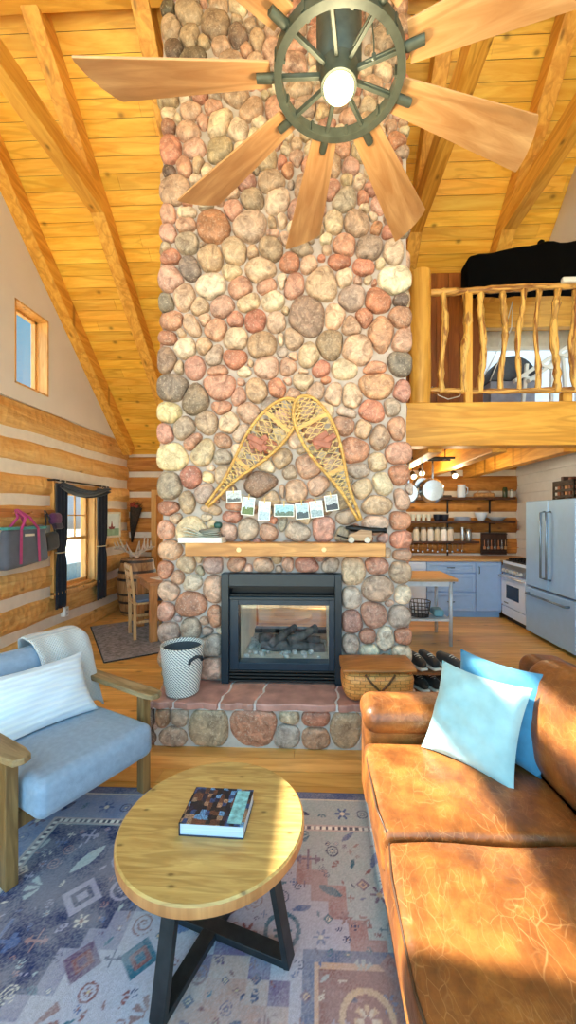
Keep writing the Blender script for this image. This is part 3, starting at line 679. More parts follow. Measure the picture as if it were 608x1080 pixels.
fire_log((gx0 + .22, 3.16, zb + .08), (gx0 + .40, 3.45, zb + .14), .032)
fire_log((gx1 - .32, 3.2, zb + .10), (gx1 - .10, 3.36, zb + .15), .036)
m = MB()
for q in range(90):
    p = Vector((random.uniform(gx0 + .02, gx1 - .02), random.uniform(3.08, 3.6), zb + .012)); r = random.uniform(.012, .026)
    m.rbox(p, (r * 2, r * 1.8, r * 1.4), r * .6, 1, 1, rotm(0, 0, random.random() * 3))
o = m.build('ember', plain('grey ember stones', S(190, 188, 188), .9, noise=.4, nscale=40), fp); o['kind'] = 'stuff'
# ------------------------------------------------------------ sofa
def leather():
    m, nt, b = _new('worn cognac leather'); L = nt.links.new
    v = coords(nt)
    n = node(nt, 'ShaderNodeTexNoise', Scale=5.0, Detail=7.0, Roughness=.65); L(v, n.inputs['Vector'])
    r = ramp(nt, [(.28, S(76, 42, 22)), (.5, S(128, 74, 34)), (.75, S(176, 112, 52))]); L(n.outputs['Fac'], r.inputs['Fac'])
    # fine pale scratches and creases
    dn = node(nt, 'ShaderNodeTexNoise', Scale=3.0, Detail=3.0); L(v, dn.inputs['Vector'])
    dm = mixc(nt, 'LINEAR_LIGHT', .09); L(v, dm.inputs[6]); L(dn.outputs['Color'], dm.inputs[7])
    col = r.outputs['Color']; first = None
    for sc, rot, th in ((19, .5, .022), (31, -.7, .022), (46, 1.2, .03)):
        mp = node(nt, 'ShaderNodeMapping'); mp.inputs['Rotation'].default_value = (0, 0, rot); mp.inputs['Scale'].default_value = (1, .33, 1); L(dm.outputs[2], mp.inputs['Vector'])
        vo = node(nt, 'ShaderNodeTexVoronoi', Scale=float(sc), feature='DISTANCE_TO_EDGE'); L(mp.outputs[0], vo.inputs['Vector'])
        rr = ramp(nt, [(.0, (.3, .3, .3)), (th, (0, 0, 0))]); L(vo.outputs['Distance'], rr.inputs['Fac'])
        mask = node(nt, 'ShaderNodeTexNoise', Scale=float(sc) * .22, Detail=2.0); L(v, mask.inputs['Vector'])
        mr = ramp(nt, [(.45, (0, 0, 0)), (.62, (1, 1, 1))]); L(mask.outputs['Fac'], mr.inputs['Fac'])
        mu = node(nt, 'ShaderNodeMath', operation='MULTIPLY'); L(rr.outputs['Color'], mu.inputs[0]); L(mr.outputs['Color'], mu.inputs[1])
        mx = mixc(nt, 'MIX'); L(mu.outputs[0], mx.inputs[0]); L(col, mx.inputs[6]); mx.inputs[7].default_value = S(206, 156, 104)
        col = mx.outputs[2]; first = first or vo
    L(col, b.inputs['Base Color']); b.inputs['Roughness'].default_value = .36; b.inputs['Specular IOR Level'].default_value = .55
    n2 = node(nt, 'ShaderNodeTexNoise', Scale=38.0, Detail=5.0); L(v, n2.inputs['Vector'])
    ad = node(nt, 'ShaderNodeMath', operation='ADD'); L(n2.outputs['Fac'], ad.inputs[0]); L(first.outputs['Distance'], ad.inputs[1])
    bumpit(nt, b, ad.outputs[0], .22, .01)
    return m
LEA = leather()
SX, SY0, SY1 = .25, .04, 2.24
sofa = thing('leather_sofa', 'worn cognac leather sofa with two blue pillows', 'sofa', (.78, 1.15, 0))
MB().rbox((.80, 1.14, .19), (1.08, 2.14, .22), .03).build('base', LEA, sofa, smooth=True)
for x in (.34, 1.24):
    for y in (.12, 2.14): MB().lathe([(.022, .0128 if x < 1 else 0), (.03, .085)], (x, y, 0), 14).build('leg', wood('dark sofa leg', S(80, 50, 30), S(50, 30, 18), 'Z'), sofa)
for yc in (2.115, .165):
    a = MB(); s_ = 1 if yc > 1 else -1
    a.rbox((.76, yc, .30), (1.02, .22, .44), .04, 3, 5)
    a.build('armrest', LEA, sofa, smooth=True)
    a = MB(); a.rbox((.74, yc, .53), (1.0, .27, .14), .066, 4, 6, crown=(0, 0, .008)); a.build('armrest', LEA, sofa, smooth=True)
def wr(o, s):   # soft unevenness of old leather
    return o + Vector((0, 0, .006 * math.sin(o.x * 13 + s) * math.sin(o.y * 11 + s * 2)))
cush = [(1.395, 1.975), (.80, 1.385), (.29, .79)]
PIPE = plain('dark piping', S(70, 44, 28), .5)
for i, (a, b_) in enumerate(cush):
    c = ((SX - .015 + .98) / 2, (a + b_) / 2, .37)
    o = MB().rbox(c, (.98 - SX + .015, b_ - a - .012, .165), .03, 4, 10, crown=(.012, .0, .022), fn=lambda p, i=i: wr(p, i)).build('seat_cushion', LEA, sofa, smooth=True)
    pz = .437; x0, x1 = SX - .010, .97
    pts = [(x0 + .012, b_ - .02, pz + .006), (x0 - .004, (a + b_) / 2 + .15, pz + .003), (x0 - .006, (a + b_) / 2 - .15, pz + .003), (x0 + .012, a + .02, pz + .006)]
    MB().tube(pts, .0045, 8).build('piping', PIPE, o, smooth=True)
MB().rbox((1.20, 1.14, .55), (.24, 2.16, .56), .07, 4, 8, rotm(0, .06)).build('back_frame', LEA, sofa, smooth=True)
for i, (a, b_) in enumerate(cush):
    xo = .03 if i == 0 else 0
    MB().rbox((1.06 + xo, (a + b_) / 2, .66), (.21, b_ - a - .004, .46), .09, 4, 8, rotm(0, .16), crown=(.05, 0, .03), fn=lambda p, i=i: wr(p, i)).build('back_cushion', LEA, sofa, smooth=True)

def pillow_mesh(w, h, t, n=22, seed=0, wrinkle=.011, pinch=.1):
    m = MB()
    for sg in (1, -1):
        def fn(u, v, sg=sg):
            x, y = 2 * u - 1, 2 * v - 1
            k = (1 - abs(x) ** 2.6) * (1 - abs(y) ** 2.6)
            z = sg * t / 2 * max(k, 0) ** .55
            px = x * (1 - pinch * (1 - y * y) * abs(x) ** 3); py = y * (1 - pinch * (1 - x * x) * abs(y) ** 3)
            z += wrinkle * math.sin(x * 7 + seed + y * 3) * math.sin(y * 9 + seed * 2) * max(k, 0) ** .5
            return Vector((px * w / 2, py * h / 2, z))
        m.grid(fn, n, n)
    return m
def frame_from(A, B, up):
    """origin and rotation of a pillow whose lower edge runs A -> B and whose height runs along up"""
    A, B, up = Vector(A), Vector(B), Vector(up); x = (B - A).normalized(); z = x.cross(up).normalized(); y = z.cross(x)
    return (A + B) / 2 + up / 2, Matrix((x, y, z)).transposed()
def fabric(name, c, rough=.9, noise=.1, nscale=20, weave=260, bump=.3, tint=False):
    return plain(name, c, rough, 0, noise, nscale, bump, weave, tint, sheen=.2)
AQ = plain('light aqua cotton velvet', S(156, 200, 210), .85, noise=.1, nscale=14, bump=.4, bscale=40, sheen=.4)
TE = plain('deeper blue velvet', S(62, 132, 172), .8, noise=.18, nscale=14, bump=.4, bscale=40, sheen=.5)
c, R = frame_from((.50, 1.93, .462), (.785, 1.635, .452), (.16, .10, .37))
t = thing('throw_pillow', 'light aqua square pillow in front on the leather sofa', 'pillow', c, R=R, group=None)
o = pillow_mesh(.42, .42, .15, seed=1).build('pillow_cover', AQ, t, smooth=True, local=True)
c, R = frame_from((.66, 2.02, .462), (.955, 1.70, .452), (.095, .08, .42))
t = thing('throw_pillow', 'deeper blue square pillow half hidden behind the aqua pillow', 'pillow', c, R=R)
o = pillow_mesh(.43, .43, .13, seed=3).build('pillow_cover', TE, t, smooth=True, local=True)

# ------------------------------------------------------------ armchair
def local_frame(loc, ang): return loc, ang
AC = (-1.37, 2.03, .0128); AANG = math.radians(-28)     # chair looks along +x in its own space
ac = thing('armchair', 'grey upholstered armchair with weathered wood arms', 'armchair', AC, AANG)
WA = wood('weathered arm wood', S(168, 144, 108), S(116, 94, 62), 'X', 1.4, .15, .55)
WAZ = wood('weathered leg wood', S(150, 118, 72), S(104, 76, 42), 'Z', 1.4, .15, .55)
GREY = fabric('blue grey linen', S(128, 148, 174), .95, .1, 40)
fy = .335
for s in (-1, 1):
    m = MB(); y = s * fy
    def armfn(u, v, w): return Vector((u, v, w))
    poly = [(-.42, y - .04), (.30, y - .045), (.37, y - .035), (.385, y), (.37, y + .035), (.30, y + .045), (-.42, y + .04)]
    m.prism(poly, .548, .578, armfn); m.build('arm', WA, ac, bevel=.006, local=True)
    MB().bar((.26, y, 0), (.26, y, .55), .05, .055, (1, 0, 0)).build('leg', WAZ, ac, bevel=.004, local=True)
    MB().bar((-.47, y, 0), (-.38, y, .55), .05, .055, (1, 0, 0)).build('leg', WAZ, ac, bevel=.004, local=True)
    MB().bb(-.40, .24, y - .018, y + .018, .23, .29).build('side_rail', WA, ac, bevel=.004, local=True)
MB().bb(.20, .24, -fy + .02, fy - .02, .2, .27).build('front_rail', WAZ, ac, bevel=.004, local=True)
MB().bb(-.40, -.36, -fy + .02, fy - .02, .2, .27).build('rear_rail', WAZ, ac, bevel=.004, local=True)
MB().rbox((.09, 0, .35), (.63, .585, .17), .045, 4, 8, rotm(0, -.03), crown=(.01, 0, .022)).build('seat_cushion', GREY, ac, smooth=True, local=True)
MB().rbox((-.33, 0, .555), (.15, .60, .48), .06, 4, 8, rotm(0, -.22), crown=(.03, 0, .01)).build('back_cushion', GREY, ac, smooth=True, local=True)
# lumbar pillow on the chair
def striped_fabric(name, c1, c2, scale, ang=0):
    m, nt, b = _new(name); L = nt.links.new; v = coords(nt, (1, 1, 1), (0, 0, ang))
    w = node(nt, 'ShaderNodeTexWave', Scale=scale, Distortion=2.0, Detail=2.0); w.bands_direction = 'Y'; L(v, w.inputs['Vector'])
    r = ramp(nt, [(.3, c1), (.8, c2)]); L(w.outputs['Fac'], r.inputs['Fac']); L(r.outputs['Color'], b.inputs['Base Color'])
    b.inputs['Roughness'].default_value = .95; bumpit(nt, b, w.outputs['Fac'], .5, .006); MATS[name] = m; return m
PW = striped_fabric('pale blue creased linen', S(196, 211, 229), S(206, 219, 232), 11)
ca, sa = math.cos(AANG), math.sin(AANG)
def acw(x, y, z): return Vector((AC[0] + ca * x - sa * y, AC[1] + sa * x + ca * y, z))
A, B = acw(-.04, -.29, .45), acw(.0, .20, .455)
up = acw(-.22, .02, .755) - acw(-.03, 0, .45)
c, R = frame_from(A, B, up)
t = thing('lumbar_pillow', 'pale blue creased linen pillow leaning in the grey armchair', 'pillow', c, R=R)
pillow_mesh(.54, .35, .14, seed=5, wrinkle=.008).build('pillow_cover', PW, t, smooth=True, local=True)
# knitted throw over the back
def waffle():
    m, nt, b = _new('white waffle knit'); L = nt.links.new; v = coords(nt)
    ck = node(nt, 'ShaderNodeTexWave', Scale=42.0); ck.bands_direction = 'Y'; L(v, ck.inputs['Vector'])
    cz = node(nt, 'ShaderNodeTexWave', Scale=42.0); cz.bands_direction = 'Z'; L(v, cz.inputs['Vector'])
    ad = node(nt, 'ShaderNodeMath', operation='ADD'); L(ck.outputs['Fac'], ad.inputs[0]); L(cz.outputs['Fac'], ad.inputs[1])
    r = ramp(nt, [(.2, S(190, 202, 216)), (1, S(228, 232, 236))]); L(ad.outputs[0], r.inputs['Fac']); L(r.outputs['Color'], b.inputs['Base Color'])
    b.inputs['Roughness'].default_value = 1; bumpit(nt, b, ad.outputs[0], .8, .008); return m
thr = MB()
path = [(-.13, .44), (-.175, .54), (-.235, .68), (-.285, .775), (-.335, .835), (-.41, .856), (-.475, .83), (-.49, .74), (-.46, .6), (-.43, .45), (-.41, .33)]
def throw(sh):
    def fn(u, v):
        f = v * (len(path) - 1); i = min(int(f), len(path) - 2); q = f - i
        x = path[i][0] * (1 - q) + path[i + 1][0] * q; z = path[i][1] * (1 - q) + path[i + 1][1] * q
        y = .03 + .325 * u + .012 * math.sin(v * 9 + u * 4)
        x += .010 * math.sin(u * 14 + v * 3); edge = max(0, u - .82) / .18
        return Vector((x, y, z - .05 * edge ** 2)) + Vector((sh, 0, 0)) * (1 if v < .45 else -1)
    return fn
thr.grid(throw(.012), 16, 44)
t = thing('knit_throw', 'white waffle-knit throw hanging over the corner of the armchair back', 'blanket', AC, AANG)
o = thr.build('throw_cloth', waffle(), t, smooth=True, local=True)
md = o.modifiers.new('Solidify', 'SOLIDIFY'); md.thickness = .014
md = o.modifiers.new('Subsurf', 'SUBSURF'); md.levels = 1; md.render_levels = 1

# ------------------------------------------------------------ coffee table
TC = (-.385, 1.463, 0); TR = .338; TZ = .442
ct = thing('coffee_table', 'round pine coffee table on crossed dark steel legs', 'coffee table', TC)
WT = wood('knotty table pine', S(204, 172, 106), S(170, 132, 74), 'X', 2.6, .3, .38)
pr = [(0, TZ - .045), (TR - .008, TZ - .045), (TR, TZ - .039), (TR, TZ - .006), (TR - .006, TZ), (0, TZ)]
MB().lathe(pr, TC, 96).build('tabletop', WT, ct, auto=True)
MB().lathe([(TR + .0005, TZ - .039), (TR + .0015, TZ - .036), (TR + .0015, TZ - .009), (TR + .0005, TZ - .006)], TC, 96).build('edge_band', wood('table edge', S(196, 140, 88), S(158, 104, 60), 'Z', .7, .2), ct, auto=True)
STL = plain('dark burnished steel', S(58, 62, 66), .35, .7, noise=.25, nscale=18)
feet = [Vector((-.487, 1.19, .0128)), Vector((-.095, 1.372, .0128)), Vector((-.285, 1.745, .0128)), Vector((-.685, 1.56, .0128))]
C0 = Vector(TC)
tops = [C0 + (f - C0) * .74 for f in feet]
for q in tops: q.z = 0
for f, tp in zip(feet, tops):
    MB().bar(f + Vector((0, 0, .0)), tp + Vector((0, 0, TZ - .045)), .022, .055, ((f - C0).y, -(f - C0).x, 0)).build('leg', STL, ct, bevel=.002)
for i, j, z in ((0, 2, .014), (1, 3, .0145)):
    MB().bar(feet[i] + Vector((0, 0, z)), feet[j] + Vector((0, 0, z)), .055, .026).build('floor_bar', STL, ct, bevel=.002)
    MB().bar(tops[i] + Vector((0, 0, TZ - .058)), tops[j] + Vector((0, 0, TZ - .058)), .05, .02).build('top_bar', STL, ct, bevel=.002)

# ---- book with a cover of many small pictures
bk = thing('book', 'thick paperback with a collage of pictures on its cover on the coffee table', 'book', (-.367, 1.462, TZ), math.radians(-2))
bw, bd, bh = .232, .185, .046
def cover_mat():
    m, nt, b = _new('collage cover'); L = nt.links.new; v = coords(nt, (58, 46, 1))
    br = node(nt, 'ShaderNodeTexVoronoi', Scale=1.0, distance='CHEBYCHEV', Randomness=.45); L(v, br.inputs['Vector'])
    sp = node(nt, 'ShaderNodeSeparateColor'); L(br.outputs['Color'], sp.inputs[0])
    r = ramp(nt, [(0, S(24, 26, 40)), (.3, S(96, 60, 50)), (.45, S(40, 70, 120)), (.6, S(150, 120, 100)), (.72, S(30, 34, 60)), (.86, S(90, 140, 190)), (1, S(220, 210, 190))], 'CONSTANT'); L(sp.outputs[0], r.inputs['Fac'])
    n = node(nt, 'ShaderNodeTexNoise', Scale=4.0, Detail=4.0); L(v, n.inputs['Vector']); r2 = ramp(nt, [(.35, (.4, .4, .4)), (.65, (1.3, 1.3, 1.3))]); L(n.outputs['Fac'], r2.inputs['Fac'])
    x = mixc(nt, 'MULTIPLY', 1); L(r.outputs['Color'], x.inputs[6]); L(r2.outputs['Color'], x.inputs[7])
    L(x.outputs[2], b.inputs['Base Color']); b.inputs['Roughness'].default_value = .3; return m
MB().bb(-bw / 2, bw / 2, -bd / 2, bd / 2, bh - .003, bh).build('front_cover', cover_mat(), bk, local=True)
MB().bb(-bw / 2 + .17, bw / 2 - .012, -bd / 2 + .01, bd / 2 - .01, bh, bh + .0006).build('cover_band', plain('pale teal cover band', S(120, 180, 190), .4, noise=.4, nscale=60), bk, local=True)
MB().bb(-bw / 2 + .003, bw / 2 - .002, -bd / 2 + .004, bd / 2 - .004, .003, bh - .003).build('pages', plain('paper edges', S(190, 204, 226), .8, noise=.15, nscale=3, stretch=(1, 1, 120)), bk, local=True)
MB().bb(-bw / 2, bw / 2, -bd / 2, bd / 2, 0, .003).build('back_cover', plain('dark back cover', S(40, 44, 66), .4), bk, local=True)
MB().bb(-bw / 2 - .001, -bw / 2 + .002, -bd / 2, bd / 2, 0, bh).build('spine', plain('dark spine', S(52, 40, 50), .4, noise=.4, nscale=40), bk, local=True)

# ------------------------------------------------------------ patterned rug
def make_rug():
    X0, X1, Y0, Y1 = -1.58, .98, -.35, 2.22; st = .005
    nx, ny = int((X1 - X0) / st) + 1, int((Y1 - Y0) / st) + 1
    xs = np.linspace(X0, X1, nx); ys = np.linspace(Y0, Y1, ny); X, Y = np.meshgrid(xs, ys)
    c = lambda r, g, b: np.array(S(r, g, b)[:3])
    NAVY, BLUE, LAV, CREAM, ROSE, PALE, DUST, SAND, TEAL = c(32, 44, 92), c(70, 92, 144), c(150, 146, 176), c(206, 198, 188), c(128, 74, 78), c(160, 172, 180), c(152, 112, 116), c(198, 170, 138), c(44, 96, 122)
    out = np.zeros((ny, nx, 3)); out[:] = PALE
    rg = np.random.default_rng(5)
    a = X - X0; r_ = X1 - X; b = Y1 - Y; d = np.minimum(np.minimum(a, r_), b)
    # inner field: stepped medallion shapes
    cxr = (X0 + X1) / 2; cyr = .62
    step = .07
    qx = np.floor(np.abs(X - cxr) / step) * step; qy = np.floor(np.abs(Y - cyr) / step) * step
    q = qx / 1.0 + qy / 1.28
    def put(mask, col): out[mask] = col
    put(d > .27, PALE)
    corner = (q > 1.12) & (d > .27)
    put(corner & (X < cxr), NAVY); put(corner & (X >= cxr), PALE * 1.02)
    ring = (q > 1.02) & (q <= 1.12) & (d > .27); put(ring & (X < cxr), LAV * .8); put(ring & (X >= cxr), c(160, 124, 126))
    put((q <= 1.02) & (q > .60), c(172, 168, 188))
    put((q <= .64) & (q > .58), c(112, 92, 128)); put((q <= .58) & (q > .54), c(178, 150, 146))
    put((q <= .54), c(176, 136, 128))
    put((q <= .33) & (q > .29), NAVY); put(q <= .29, SAND); put(q <= .12, ROSE)
    # side panel of rose medallions close to the sofa
    pn = (X > -.05) & (X < .36) & (Y < 1.42) & (Y > .5)
    put(pn, c(92, 104, 140)); p2 = (X > -.01) & (X < .32) & (Y < 1.38) & (Y > .54); put(p2, c(196, 160, 138)); p3 = (X > .005) & (X < .305) & (Y < 1.36) & (Y > .56); put(p3, c(130, 80, 76))
    # motifs
    def motif(x, y, r, col, kind, col2=None):
        i0, i1 = np.searchsorted(xs, [x - r * 1.3, x + r * 1.3]); j0, j1 = np.searchsorted(ys, [y - r * 1.3, y + r * 1.3])
        if i1 <= i0 or j1 <= j0: return
        xx = X[j0:j1, i0:i1] - x; yy = Y[j0:j1, i0:i1] - y; rr = np.hypot(xx, yy) / r; th = np.arctan2(yy, xx); sub = out[j0:j1, i0:i1]
        if kind == 'flower':
            pet = rr < .55 + .42 * np.cos(th * 6); sub[pet] = col; sub[rr < .28] = col2 if col2 is not None else CREAM
        elif kind == 'ring':
            sub[(rr < 1) & (rr > .78)] = col; sub[(rr < .5) & (rr > .0) & (np.cos(th * 8) > 0)] = col; sub[rr < .2] = col2 if col2 is not None else CREAM
        elif kind == 'leaf':
            ang = rg.uniform(0, PI); u = xx * math.cos(ang) + yy * math.sin(ang); w = -xx * math.sin(ang) + yy * math.cos(ang)
            sub[(np.abs(w) < .32 * r * (1 - (u / r) ** 2)) & (np.abs(u) < r)] = col
        elif kind == 'scroll':
            sp = (rr * 2.2 - (th + PI) / (2 * PI) + rg.random()) % 1; sub[(sp < .3) & (rr < 1)] = col
        elif kind == 'fork':
            k = np.minimum(np.minimum(np.abs(xx), np.abs(yy)), np.abs(np.abs(xx) - r * .6) + (np.abs(yy) > r * .4) * 9); sub[(k < r * .09) & (rr < 1)] = col
            sub[(np.hypot(np.abs(xx) - r * .8, yy) < r * .22)] = col
        elif kind == 'diamond':
            dd = np.abs(xx) + np.abs(yy); sub[dd < r] = col; sub[dd < r * .6] = col2 if col2 is not None else CREAM; sub[dd < r * .3] = col
        elif kind == 'palm':
            ang = rg.uniform(0, 2 * PI); t2 = np.angle(np.exp(1j * (th - ang))); fan = (np.abs(t2) < 1.2) & (rr < 1) & (np.cos(t2 * 9) > -.25) & (rr > .2); sub[fan] = col
    kinds = ['flower', 'ring', 'leaf', 'leaf', 'scroll', 'fork', 'diamond', 'palm', 'palm']
    placed = []
    for _ in range(9000):
        x, y = rg.uniform(X0 + .28, X1 - .28), rg.uniform(Y0, Y1 - .28); r = rg.choice([.085, .07, .055, .042, .03, .02, .014])
        if any((x - p[0]) ** 2 + (y - p[1]) ** 2 < (r + p[2]) ** 2 * .92 for p in placed): continue
        placed.append((x, y, r)); k = kinds[rg.integers(len(kinds))]
        i, j = min(np.searchsorted(xs, x), nx - 1), min(np.searchsorted(ys, y), ny - 1); base = out[j, i].mean()
        if base < .16: col = [CREAM, LAV, DUST, BLUE, PALE][rg.integers(5)]; c2 = [ROSE, NAVY][rg.integers(2)]
        else: col = [NAVY, ROSE, BLUE, TEAL, DUST * .8, c(96, 70, 104)][rg.integers(6)]; c2 = [CREAM, SAND, ROSE][rg.integers(3)]
        motif(x, y, r, col, k, c2)
    for (x, y, r) in ((.16, 1.22, .09), (.10, 1.06, .07), (.22, 1.08, .07), (.15, .92, .08)): motif(x, y, r, SAND, 'ring', c(80, 70, 90)); motif(x, y, r * .45, CREAM, 'flower', ROSE)
    # borders
    put(d < .27, PALE * .98); put((d < .27) & (X < cxr - .3), c(118, 132, 172))
    put(d < .045, c(70, 84, 128)); put((d > .045) & (d < .055), CREAM)
    for k in range(46):
        t = k / 46; s = X0 + .14 + k * .105
        if s < X1: motif(s, Y1 - .15, .045 if k % 2 else .03, [BLUE, NAVY, TEAL][k % 3], ['ring', 'leaf', 'palm', 'flower'][k % 4])
        s2 = Y1 - .15 - k * .105
        if s2 > Y0:
            motif(X0 + .15, s2, .045 if k % 2 else .03, [NAVY, c(96, 70, 104), BLUE][k % 3], ['palm', 'flower', 'ring', 'leaf'][k % 4]); motif(X1 - .15, s2, .04, BLUE, 'flower')
    band = (d > .225) & (d < .27); put(band, c(188, 172, 174))
    dots = (d > .236) & (d < .258); s = np.where(b <= np.minimum(a, r_), X, Y); ph = (s / .03) % 1
    put(dots & (ph < .5), c(236, 232, 226)); put(dots & (ph >= .5), c(60, 58, 84))
    # wear
    def vnoise(n):
        g = rg.random((n, n)); yi = np.linspace(0, n - 1.001, ny); xi = np.linspace(0, n - 1.001, nx); y0 = yi.astype(int); x0 = xi.astype(int); fy_ = (yi - y0)[:, None]; fx_ = (xi - x0)[None]
        return g[y0][:, x0] * (1 - fy_) * (1 - fx_) + g[y0 + 1][:, x0] * fy_ * (1 - fx_) + g[y0][:, x0 + 1] * (1 - fy_) * fx_ + g[y0 + 1][:, x0 + 1] * fy_ * fx_
    wv = np.clip(.7 * vnoise(40) + .4 * rg.random((ny, nx)) + .35 * vnoise(11) - .50, .0, .42)[..., None]
    out[:] = out * (1 - wv) + np.array(S(178, 172, 180)[:3]) * wv
    out *= (.88 + .24 * rg.random((ny, nx)))[..., None]
    me = bpy.data.meshes.new('patterned_rug'); Z = np.full_like(X, .012)
    V = np.stack([X, Y, Z], -1).reshape(-1, 3)
    idx = np.arange(nx * ny).reshape(ny, nx); Fq = np.stack([idx[:-1, :-1], idx[:-1, 1:], idx[1:, 1:], idx[1:, :-1]], -1).reshape(-1, 4)
    me.vertices.add(len(V)); me.vertices.foreach_set('co', V.ravel()); me.loops.add(Fq.size); me.loops.foreach_set('vertex_index', Fq.ravel())
    me.polygons.add(len(Fq)); me.polygons.foreach_set('loop_start', np.arange(0, Fq.size, 4)); me.polygons.foreach_set('loop_total', np.full(len(Fq), 4))
    me.update(calc_edges=True)
    ca = me.color_attributes.new('tint', 'FLOAT_COLOR', 'POINT'); ca.data.foreach_set('color', np.concatenate([out.reshape(-1, 3), np.ones((nx * ny, 1))], 1).astype(np.float32).ravel())
    m, nt, b_ = _new('faded oriental weave'); L = nt.links.new
    at_ = node(nt, 'ShaderNodeVertexColor', layer_name='tint'); L(at_.outputs['Color'], b_.inputs['Base Color']); b_.inputs['Roughness'].default_value = .95
    n = node(nt, 'ShaderNodeTexNoise', Scale=300.0); L(coords(nt), n.inputs['Vector']); bumpit(nt, b_, n.outputs['Fac'], .35, .004)
    root = thing('patterned_rug', 'faded oriental rug with navy and rose motifs under the coffee table', 'rug', ((X0 + X1) / 2, (Y0 + Y1) / 2, 0))
    o = bpy.data.objects.new('rug_pile', me); COL.objects.link(o); me.materials.append(m); me.transform(Matrix.Translation(-Vector(root.location))); o.parent = root
    m2 = MB(); e = .012
    m2.bb(X0 - .006, X1 + .006, Y0 - .006, Y1 + .006, .0005, .0115); m2.build('binding', plain('navy binding', S(74, 84, 124), .95), root)
make_rug()
# ------------------------------------------------------------ ceiling fan like a ship's wheel
FX, FY, FZ = .085, 1.49, 3.235
fan = thing('ceiling_fan', 'large wagon-wheel ceiling fan with nine wooden blades and a lit globe', 'ceiling fan', (FX, FY, FZ))
IRON = plain('weathered dark iron', S(74, 80, 70), .5, .35, noise=.2, nscale=24)
BL = wood('fan blade oak', S(214, 168, 118), S(176, 124, 76), 'X', 1.0, .0, .38)
def bl_build(ang):
    m = MB(); n = 12; pts = []
    ra, rb = .258, .95
    prof = [(ra, -.058), (ra, .058), (rb + .015, .104), (rb + .017, .09), (rb + .004, .03), (rb - .02, -.03), (rb - .055, -.085), (rb - .075, -.104)]
    ph = math.radians(-14)
    R = rotm(0, 0, ang) @ rotm(ph, 0, 0)
    m.prism(prof, 0, .009, lambda u, v, w: R @ Vector((u, v, w)))
    # own local space so that the grain follows the blade
    me_pts = [R.inverted() @ p for p in m.v]; m.v = me_pts
    o = m.build('blade', BL, fan, bevel=.002, local=True); o.rotation_euler = R.to_euler(); o.location = (0, 0, .008)
    b = MB(); b.bb(.10, .30, -.009, .009, -.010, 0); br = b.build('blade_bracket', IRON, o, local=True, bevel=.003)
for k in range(9): bl_build(math.radians(20.5 + 40 * k))
m = MB(); seg = 72
RI, RO = .216, .245
m.grid(lambda u, v: Vector((math.cos(2 * PI * u) * [RI, RO, RO, RI, RI][round(v * 4)], math.sin(2 * PI * u) * [RI, RO, RO, RI, RI][round(v * 4)], [-.018, -.018, .024, .024, -.018][round(v * 4)] - .005)), seg, 5, closed_u=True)
for k in range(9):   # collars where the rim pieces meet
    a = math.radians(20.5 + 40 * k + 18); m.box((.2285 * math.cos(a), .2285 * math.sin(a), 0), (.040, .012, .038), rotm(0, 0, a))
m.build('wheel_rim', IRON, fan, auto=True, local=True)
for k in range(9):
    a = math.radians(20.5 + 40 * k); c, s = math.cos(a), math.sin(a)
    m = MB(); m.bar((.07 * c, .07 * s, .0), (.215 * c, .215 * s, .0), .014, .02); sp = m.build('spoke', IRON, fan, local=True, bevel=.002)
    m = MB(); m.tube([(.243 * c, .243 * s, 0), (.255 * c, .255 * s, 0), (.30 * c, .30 * s, 0), (.312 * c, .312 * s, 0)], [.0155, .0165, .0165, .0155], 14); m.build('handle', IRON, sp, local=True, auto=True)
MB().lathe([(0, .02), (.075, .02), (.085, .04), (.085, .30), (.07, .33), (.03, .36), (0, .36)], (0, 0, 0), 36).build('motor_housing', IRON, fan, local=True, auto=True)
MB().lathe([(.062, -.045), (.068, -.045), (.076, .03), (.076, .06), (.06, .06)], (0, 0, 0), 36).build('lamp_collar', IRON, fan, local=True, auto=True)
MB().lathe([(.016, .34), (.016, roof(FY) - FZ - .02)], (0, 0, 0), 16).build('downrod', IRON, fan, local=True, auto=True)
MB().lathe([(.018, roof(FY) - FZ - .14), (.06, roof(FY) - FZ - .10), (.08, roof(FY) - FZ - .02)], (0, 0, 0), 24).build('canopy', IRON, fan, local=True, auto=True)
prof = [(.058 * math.cos(t), -.045 + .04 * math.sin(t)) for t in [-PI / 2 + q * PI / 16 for q in range(9)]]
MB().lathe([(max(r, .0005), z) for r, z in prof], (0, 0, 0), 32).build('globe', plain('lit frosted globe', S(255, 238, 200), .4, emit=((1, .84, .48, 1), 2.6)), fan, smooth=True, local=True)
MB().tube([(.10, -.16, .02), (.11, -.15, -.06), (.11, -.15, -.10)], .0025, 6).build('pull_chain', IRON, fan, local=True)
MB().lathe([(.0, -.12), (.007, -.117), (.007, -.10), (0, -.10)], (.11, -.15, 0), 10).build('chain_bob', IRON, fan, local=True)

